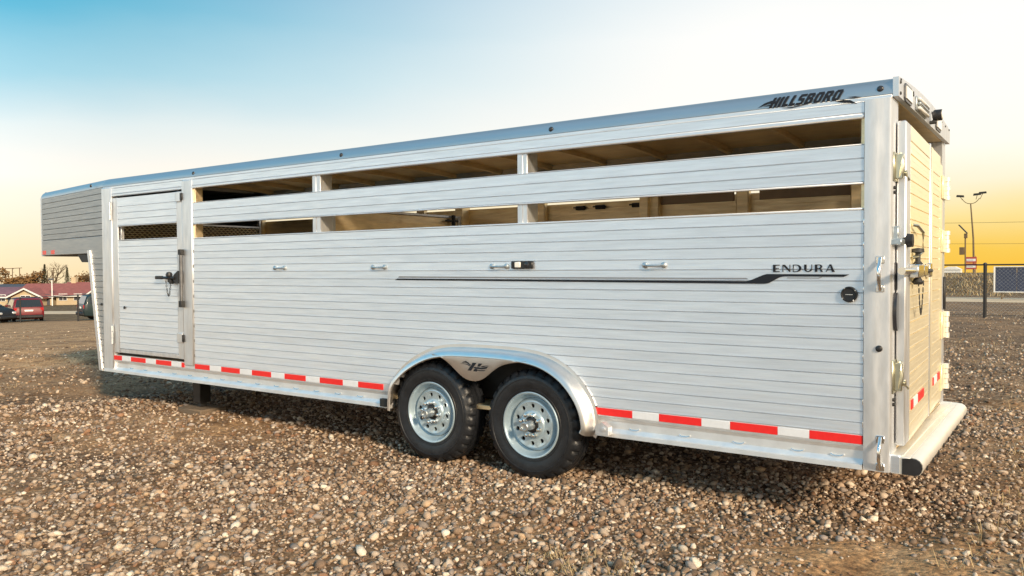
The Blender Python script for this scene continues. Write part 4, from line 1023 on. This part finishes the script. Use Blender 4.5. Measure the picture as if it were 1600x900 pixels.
# ------------------------------------------------------------------ chain link fence
def fence():
    p0 = Vector((-50.01, 20.62)); p1 = Vector((-1.69, 26.46)); d = (p1 - p0); n_gap = 8
    pts = [p0 + d * (i / n_gap) for i in range(-3, n_gap + 5)]
    def g(p): return float(gh(p.x, p.y))
    o = thing('chain_link_fence', 'chain link fence of black posts and a top rail around the gravel lot', 'fence', (p0.x, p0.y, g(p0)))
    hts = [1.63 + (1.78 - 1.63) * (i - 3) / 8 for i in range(len(pts))]
    for p, h_ in zip(pts, hts):
        MB().tube([(p.x, p.y, g(p) - .2), (p.x, p.y, g(p) + h_ + .02)], .055, 8).lathe([(.065, 0), (.05, .04), (.001, .06)], (p.x, p.y, g(p) + h_ + .02), 'z', 8).build('post', BLK, o)
    def line(fr, r, nm):
        q = []
        for (a, ha), (b_, hb) in zip(zip(pts, hts), list(zip(pts, hts))[1:]):
            for t_ in np.linspace(0, 1, 5)[:-1]:
                p = a + (b_ - a) * t_; q.append((p.x, p.y, g(a) + (g(b_) - g(a)) * t_ + (ha + (hb - ha) * t_) * fr))
        p = pts[-1]; q.append((p.x, p.y, g(p) + hts[-1] * fr)); MB().tube(q, r, 6).build(nm, BLK, o)
    line(1.0, .028, 'top_rail'); line(.05, .008, 'tension_wire')
    # the wire mesh itself, on the stretch right of the trailer where it stands nearest
    mb = MB(); w = .0022; P_ = .12
    a, b_ = pts[10], pts[12]; ln = (b_ - a).length; dr = (b_ - a) / ln; n = int(ln / P_); hh = 1.6
    for i in range(-int(hh / P_), n):
        for sg in (1, -1):
            t0, z0, t1, z1 = i * P_, 0.05, i * P_ + hh, hh + .05
            ta, tb = max(t0, 0), min(t1, ln)
            if tb <= ta: continue
            za, zb2 = z0 + (ta - t0), z0 + (tb - t0)
            if sg < 0: za, zb2 = hh + .1 - za, hh + .1 - zb2
            A = a + dr * ta; B_ = a + dr * tb
            q0 = Vector((A.x, A.y, g(A) + za)); q1 = Vector((B_.x, B_.y, g(B_) + zb2)); up = Vector((0, 0, w))
            mb.add([q0 - up, q1 - up, q1 + up, q0 + up], [(0, 1, 2, 3)])
    ms = mb.build('wire_mesh', GALV, o, sm=0, recalc=False); ms['kind'] = 'stuff'
fence()

# ------------------------------------------------------------------ far right: bank with poles and signs
MAST = mat('mast_steel', (.16, .11, .06), .6, .2, noise=(4, .2))
def light_pole(x, y):
    z = float(gh(x, y)); o = thing('light_pole', 'tall light pole with three lamp heads on a curved yoke', 'lamp post', (x, y, z)); H_ = 8.6
    MB().tube([(x, y, z - .3), (x - .10, y, z + H_ * .5), (x - .42, y, z + H_)], [.13, .10, .07], 8).build('pole', MAST, o)
    xt = x - .42
    MB().tube([(xt + a, y, z + H_ + .65 * (abs(a) / .95) ** 2.5) for a in np.linspace(-.95, .95, 13)], .045, 6).build('yoke', MAST, o)
    for a, b_, zz in ((-1.15, 0, .80), (.72, -.3, .85), (1.25, .25, 1.05)):
        MB().prism([(xt + a - .42, z + H_ + zz + .10), (xt + a + .42, z + H_ + zz + .02 + (.15 if a > 0 else 0)), (xt + a + .40, z + H_ + zz + .26 + (.12 if a > 0 else 0)), (xt + a - .36, z + H_ + zz + .34)], 'y', y + b_ - .25, y + b_ + .25).build('lamp_head', DARK, o)
        MB().tube([(xt + a * .80, y, z + H_ + .5), (xt + a, y + b_, z + H_ + zz + .12)], .035, 6).build('lamp_arm', MAST, o)
light_pole(-9.6, 109.85)
def solar_pole(x, y):
    z = float(gh(x, y)); o = thing('solar_mast', 'shorter mast with a tilted solar panel and a hanging box', 'mast', (x, y, z))
    MB().tube([(x, y, z - .3), (x - .02, y, z + 3.9)], .065, 8).build('pole', MAST, o)
    MB().prism([(x - .62, z + 4.95), (x - .54, z + 5.0), (x + .18, z + 4.15), (x + .10, z + 4.10)], 'y', y - .4, y + .4).build('solar_panel', DARK, o)
    MB().box(x - .12, x + .16, y - .2, y + .2, z + 3.65, z + 4.1, .02).build('control_box', MAST, o); MB().box(x - .52, x - .10, y - .15, y + .15, z + 2.0, z + 2.75, .02).build('battery_box', MAST, o)
solar_pole(-8.24, 86.6)
SIGNR = mat('sign_red', (.42, .07, .05), .5, noise=(3, .1))
def board_sign(x, y):
    z = float(gh(x, y)); o = thing('roadside_sign', 'small red and white double board sign on two posts', 'sign', (x, y, z)); w = .55
    for sx in (-w, w - .12): MB().tube([(x + sx, y, z - .2), (x + sx, y, z + 2.0)], .035, 6).build('post', MAST, o)
    for z0 in (.50, 1.22):
        bd_ = MB().box(x - w, x + w, y - .05, y + .05, z + z0, z + z0 + .66, .01).build('board', SIGNR, o)
        MB().box(x - w + .10, x + w - .10, y - .06, y - .049, z + z0 + .18, z + z0 + .45, .004).build('white_band', WHP, bd_)
        MB().box(x - w + .10, x + w - .35, y - .063, y - .059, z + z0 + .28, z + z0 + .33, .001).build('grey_line', GREYDECAL, bd_)
board_sign(-8.85, 98.4)
BLUEP = mat('dark_blue_panel', (.035, .045, .085), .45, noise=(1.5, .12), bump=(8, .1))
def blue_panel(x, y):
    z = float(gh(x, y)); o = thing('blue_banner', 'large dark blue panel in a white frame beyond the fence', 'banner', (x, y, z)); z0, z1 = z + .42, z + 1.92; x0, x1 = x - .95, x + 4.6
    for i in range(5):
        a = x0 + .05 + (x1 - x0 - .1) / 5 * i
        MB().box(a + .006, a + (x1 - x0 - .1) / 5 - .006, y - .02, y + .03, z0 + .05, z1 - .04, .01).build('panel', BLUEP, o)
    MB().box(x0, x0 + .08, y - .05, y + .05, z0, z1, .01).box(x1 - .08, x1, y - .05, y + .05, z0, z1, .01).box(x0 + .081, x1 - .081, y - .05, y + .05, z0, z0 + .06, .01).box(x0 + .081, x1 - .081, y - .05, y + .05, z1 - .05, z1, .01).build('frame', WHP, o)
    for a in (x0 + .4, (x0 + x1) / 2, x1 - .4): MB().box(a - .04, a + .04, y + .06, y + .14, z - .2, z1 - .1, .01).build('leg', MAST, o)
blue_panel(-2.15, 49.3)
def wires():
    for i, (zz, r) in enumerate(((6.0, .016), (3.6, .014))):
        q = [(x, 101 + .05 * x, .55 + zz + .0009 * (x - 10) ** 2 - .4 + (x * .015)) for x in np.linspace(-40, 45, 20)]
        tag(MB().tube(q, r, 4).build('power_line', DARK, None), ['upper thin cable strung across the yellow sky', 'lower thin cable just above the bank'][i], 'cable', 'cables strung above the bank')
wires()
def shed(x, y):
    z = float(gh(x, y)); o = thing('farm_shed', 'tiny white shed with a low roof on top of the far bank', 'shed', (x, y, z))
    MB().box(x - 1.0, x + 1.2, y, y + 2, z - .2, z + .42).build('wall', WHP, o); MB().prism([(x - 1.1, z + .42), (x + 1.3, z + .42), (x + .5, z + .85), (x - .3, z + .85)], 'y', y - .1, y + 2.1).build('roof', WHP, o)
    MB().box(x - 2.2, x - 1.02, y, y + 1.5, z - .2, z + .6).build('lean_to', DARK, o)
shed(-13.3, 119.8)

# ------------------------------------------------------------------ far left: houses, trees, poles
CREAM = mat('cream_siding', (.50, .40, .26), .8, noise=(1, .1)); RROOF = mat('red_shingles', (.26, .085, .075), .8, noise=(1.5, .22), stretch=(1, 1, 4))
MROOF = mat('mauve_shingles', (.22, .10, .12), .8, noise=(1.5, .2)); BROOF = mat('slate_roof', (.07, .075, .095), .8, noise=(1.5, .2)); WINB = mat('house_window', (.05, .05, .06), .15, noise=(2, .2))
HA = math.atan2(67.5 - 59.17, 151.68 - 139.82)
def house(x, y, L_, dep, wh, rh, roof, label, gable=None, chimney=None):
    """front wall runs along the street line, depth goes away from the camera"""
    z = float(gh(x, y)); o = thing('house', label, 'house', (x, y, z), 'houses beyond the road'); M = Matrix.Translation((x, y, z)) @ Matrix.Rotation(HA, 4, 'Z')
    w = MB().box(-L_ / 2, L_ / 2, 0, dep, -1.0, wh).build('wall', CREAM, o, M=M)
    ov = .5
    prof = [(-ov, wh - .1), (-ov, wh + .08), (dep / 2, wh + rh), (dep + ov, wh + .08), (dep + ov, wh - .1)]
    rf = MB().prism(prof, 'x', -L_ / 2 - ov, L_ / 2 + ov).build('roof', roof, o, M=M)
    MB().box(-L_ / 2 - ov, L_ / 2 + ov, -ov - .12, -ov - .01, wh - .15, wh + .07).build('gutter', WHP, rf, M=M)
    if chimney is not None: MB().box(chimney - .4, chimney + .4, dep / 2 - .4, dep / 2 + .4, wh + rh - .8, wh + rh + .9).build('chimney', CREAM, rf, M=M)
    if gable:
        gx, gw, gh_ = gable
        MB().prism([(gx - gw / 2, -.5), (gx + gw / 2, -.5), (gx + gw / 2, wh), (gx, wh + gh_), (gx - gw / 2, wh)], 'y', -1.8, 0.2).build('gable', CREAM, o, M=M)
        mb = MB()
        for s_ in (-1, 1): mb.prism([(gx, wh + gh_ + .05), (gx, wh + gh_ + .3), (gx + s_ * (gw / 2 + .6), wh - .05), (gx + s_ * (gw / 2 + .6), wh - .30)], 'y', -2.3, dep / 2)
        mb.build('gable_roof', roof, rf, M=M)
        mb = MB()
        for s_ in (-1, 1): mb.prism([(gx, wh + gh_ + .08), (gx, wh + gh_ + .34), (gx + s_ * (gw / 2 + .6), wh - .01), (gx + s_ * (gw / 2 + .6), wh - .28)], 'y', -2.45, -2.31)
        mb.build('gable_trim', WHP, rf, M=M)
    for q in np.arange(-L_ / 2 + 1.2, L_ / 2 - 1, 2.6):
        if gable and abs(q - gable[0]) < gable[1] / 2 + .7: continue
        f_ = MB().box(q - .75, q + .75, -.10, -.005, .75, 1.95, .01).build('window', WHP, o, M=M)
        for a, b_ in ((-.66, -.04), (.04, .66)): MB().box(q + a, q + b_, -.125, -.09, .84, 1.86).build('pane', WINB, f_, M=M)
    if gable:
        f_ = MB().box(gable[0] - .9, gable[0] + .9, -1.92, -1.805, .6, 1.9, .01).build('window', WHP, o, M=M)
        for a, b_ in ((-.8, -.05), (.05, .8)): MB().box(gable[0] + a, gable[0] + b_, -1.95, -1.91, .7, 1.8).build('pane', WINB, f_, M=M)
    q = L_ / 2 - 1.0; d = MB().box(q - .5, q + .5, -.08, -.005, -.2, 2.0).build('door', BROOF, o, M=M)
house(-154.0, 57.6, 9, 8, 1.5, 1.7, MROOF, 'leftmost house with a mauve roof and low white windows')
house(-147.8, 62.0, 6.4, 8, 1.6, 2.2, RROOF, 'red roofed house with a white trimmed front gable behind the red minivan', gable=(-.4, 5.2, 1.2))
house(-142.2, 65.9, 6.0, 9, 1.6, 2.3, RROOF, 'red roofed house between the white poles and the mauve roof', chimney=-2.2)
house(-136.6, 69.8, 7.0, 9, 1.5, 2.3, MROOF, 'mauve roofed house at the trailer front with a small white gable', gable=(-2.4, 1.6, .6))
house(-164.5, 66.5, 17, 8, 2.0, 1.5, BROOF, 'slate roofed house in the back row at far left')
house(-146.5, 79.0, 17, 8, 2.6, 1.9, BROOF, 'slate roofed house in the back row above the mauve roof')

BARK = mat('winter_bark', (.10, .065, .035), .9, noise=(6, .3)); TWIG = mat('rusty_twigs', (.20, .105, .035), .85, noise=(.8, .3)); NEED = mat('conifer_needles', (.055, .050, .022), .85, noise=(.8, .35))
BARE = mat('bare_twigs', (.22, .15, .08), .9, noise=(1, .2))
def broadleaf(x, y, h_, wdt, label, dens=420, seed=0, leaf=TWIG):
    rd = random.Random(seed); z = float(gh(x, y)); o = thing('bare_tree', label, 'tree', (x, y, z), 'trees behind the houses')
    tr = MB(); tips = []
    def br(p, d, ln, r, lv):
        q = p + d * ln * .5 + Vector((rd.uniform(-.06, .06), rd.uniform(-.06, .06), 0)) * ln; e = q + (d + Vector((rd.uniform(-.2, .2), rd.uniform(-.2, .2), .1))).normalized() * ln * .5
        tr.tube([p, q, e], [r, r * .8, r * .6], 5 if lv > 1 else 3, cap=False)
        if lv == 0: tips.append(e); return
        for _ in range(4 if lv > 1 else 3):
            a = rd.uniform(0, 2 * pi); s_ = rd.uniform(.5, .95)
            nd = (d * (1 - s_ * .4) + Vector((math.cos(a) * s_ * wdt, math.sin(a) * s_ * wdt, rd.uniform(.0, .45)))).normalized()
            br(p + (e - p) * rd.uniform(.6, 1), nd, ln * rd.uniform(.55, .75), r * .5, lv - 1)
    br(Vector((x, y, z - .2)), Vector((0, 0, 1)), h_ * .40, h_ * .03, 4)
    tr.build('trunk', BARK, o, sm=0, recalc=False)
    if dens:
        cr_ = MB()
        for _ in range(dens * 3):
            c = rd.choice(tips) + Vector((rd.gauss(0, .05), rd.gauss(0, .05), rd.gauss(0, .04))) * h_
            s_ = h_ * rd.uniform(.016, .036); a = Vector((rd.gauss(0, 1), rd.gauss(0, 1), rd.gauss(0, 1))).normalized(); b_ = a.orthogonal().normalized()
            cr_.add([c - a * s_, c + b_ * s_ * .7, c + a * s_, c - b_ * s_ * .7], [(0, 1, 2, 3)])
        cr_.build('crown', leaf, o, sm=0, recalc=False)
def conifer(x, y, h_, label, seed=0):
    rd = random.Random(seed); z = float(gh(x, y)); o = thing('conifer', label, 'tree', (x, y, z), 'trees behind the houses')
    MB().tube([(x, y, z - .2), (x, y, z + h_ * .98)], [h_ * .02, .02], 6).build('trunk', BARK, o)
    cr_ = MB()
    for _ in range(900):
        t_ = rd.random() ** .8; r_ = (1 - t_) * h_ * .20 * rd.uniform(.3, 1.1) + .04; a = rd.uniform(0, 2 * pi); c = Vector((x + r_ * math.cos(a), y + r_ * math.sin(a), z + h_ * (.10 + .9 * t_) - r_ * .35))
        s_ = h_ * rd.uniform(.016, .034); d = Vector((math.cos(a), math.sin(a), -.5)).normalized(); b_ = d.cross(Vector((0, 0, 1))).normalized()
        cr_.add([c - d * s_, c + b_ * s_ * .5, c + d * s_, c - b_ * s_ * .5], [(0, 1, 2, 3)])
    cr_.build('crown', NEED, o, sm=0, recalc=False)
broadleaf(-180.5, 69.6, 7.2, 1.0, 'leftmost rusty brown tree above the mauve roof', 300, 1)
broadleaf(-177.9, 71.3, 6.1, .9, 'thin rusty tree between the tall wooden poles', 160, 2)
broadleaf(-176.2, 72.5, 6.5, 1.2, 'rusty tree right of the tall wooden poles', 300, 3)
broadleaf(-174.6, 73.6, 7.2, 1.3, 'broad dense rusty brown tree behind the red roofed gable', 420, 4)
broadleaf(-172.0, 76.5, 9.8, .9, 'pale bare tree without leaves behind the broad rusty tree', 0, 8)
conifer(-172.6, 75.2, 7.6, 'dark narrow conifer right of the broad rusty tree', 5)
conifer(-168.3, 77.6, 6.9, 'dark narrow conifer right of the utility pole with two crossarms', 6)
broadleaf(-166.0, 80.2, 7.7, 1.2, 'rusty bare tree above the mauve roof beside the trailer', 200, 7)
broadleaf(-164.8, 80.9, 8.5, 1.2, 'pale bare tree at the trailer front', 0, 9)
broadleaf(-170.6, 76.4, 6.4, 1.0, 'small bare tree left of the utility pole', 0, 10)
PW = mat('pole_wood', (.12, .08, .05), .9, noise=(4, .2))
def hframe(x, y):
    z = float(gh(x, y)); o = thing('power_pylon', 'row of three wooden power poles joined by a crossbar', 'power pole', (x, y, z)); c, s_ = math.cos(HA), math.sin(HA)
    for i in (-1, 0, 1):
        q = (x + i * 1.55 * c, y + i * 1.55 * s_); MB().tube([(*q, z - .3), (*q, z + 7.2)], .09, 6).build('pole', PW, o)
    MB().tube([(x - 1.75 * c, y - 1.75 * s_, z + 7.05), (x + 2.1 * c, y + 2.1 * s_, z + 7.2)], .07, 5).build('crossbar', PW, o)
hframe(-188.67, 75.95)
def upole(x, y, h_, arms, label):
    z = float(gh(x, y)); o = thing('utility_pole', label, 'power pole', (x, y, z), 'wooden utility poles behind the houses'); c, s_ = math.cos(HA), math.sin(HA)
    MB().tube([(x, y, z - .3), (x, y, z + h_)], [.12, .08], 6).build('pole', PW, o)
    for zz, w in arms: MB().tube([(x - w * c, y - w * s_, z + zz), (x + w * c, y + w * s_, z + zz)], .05, 5).build('crossarm', PW, o)
upole(-165.75, 73.72, 6.7, ((6.6, .5), (6.2, .4), (5.7, .35), (4.8, 1.4)), 'utility pole with several crossarms rising behind the roofs')
upole(-172.9, 74.9, 6.2, (), 'plain thin pole left of the narrow conifer'); upole(-170.7, 74.9, 6.3, (), 'plain thin pole right of the narrow conifer'); upole(-169.0, 75.0, 6.2, (), 'plain thin pole left of the pole with crossarms')
WP = WHP
o = thing('street_lamp', 'short white pole with a small head in front of the red roofs', 'lamp post', (-141.5, 62.0, float(gh(-141.5, 62.0))))
zz = o.location.z
MB().tube([(-141.5, 62.0, zz - .2), (-141.5, 62.0, zz + 4.4)], .10, 6).build('pole', WP, o); MB().box(-142.3, -141.3, 61.8, 62.2, zz + 4.4, zz + 4.65).build('lamp_head', BROOF, o)
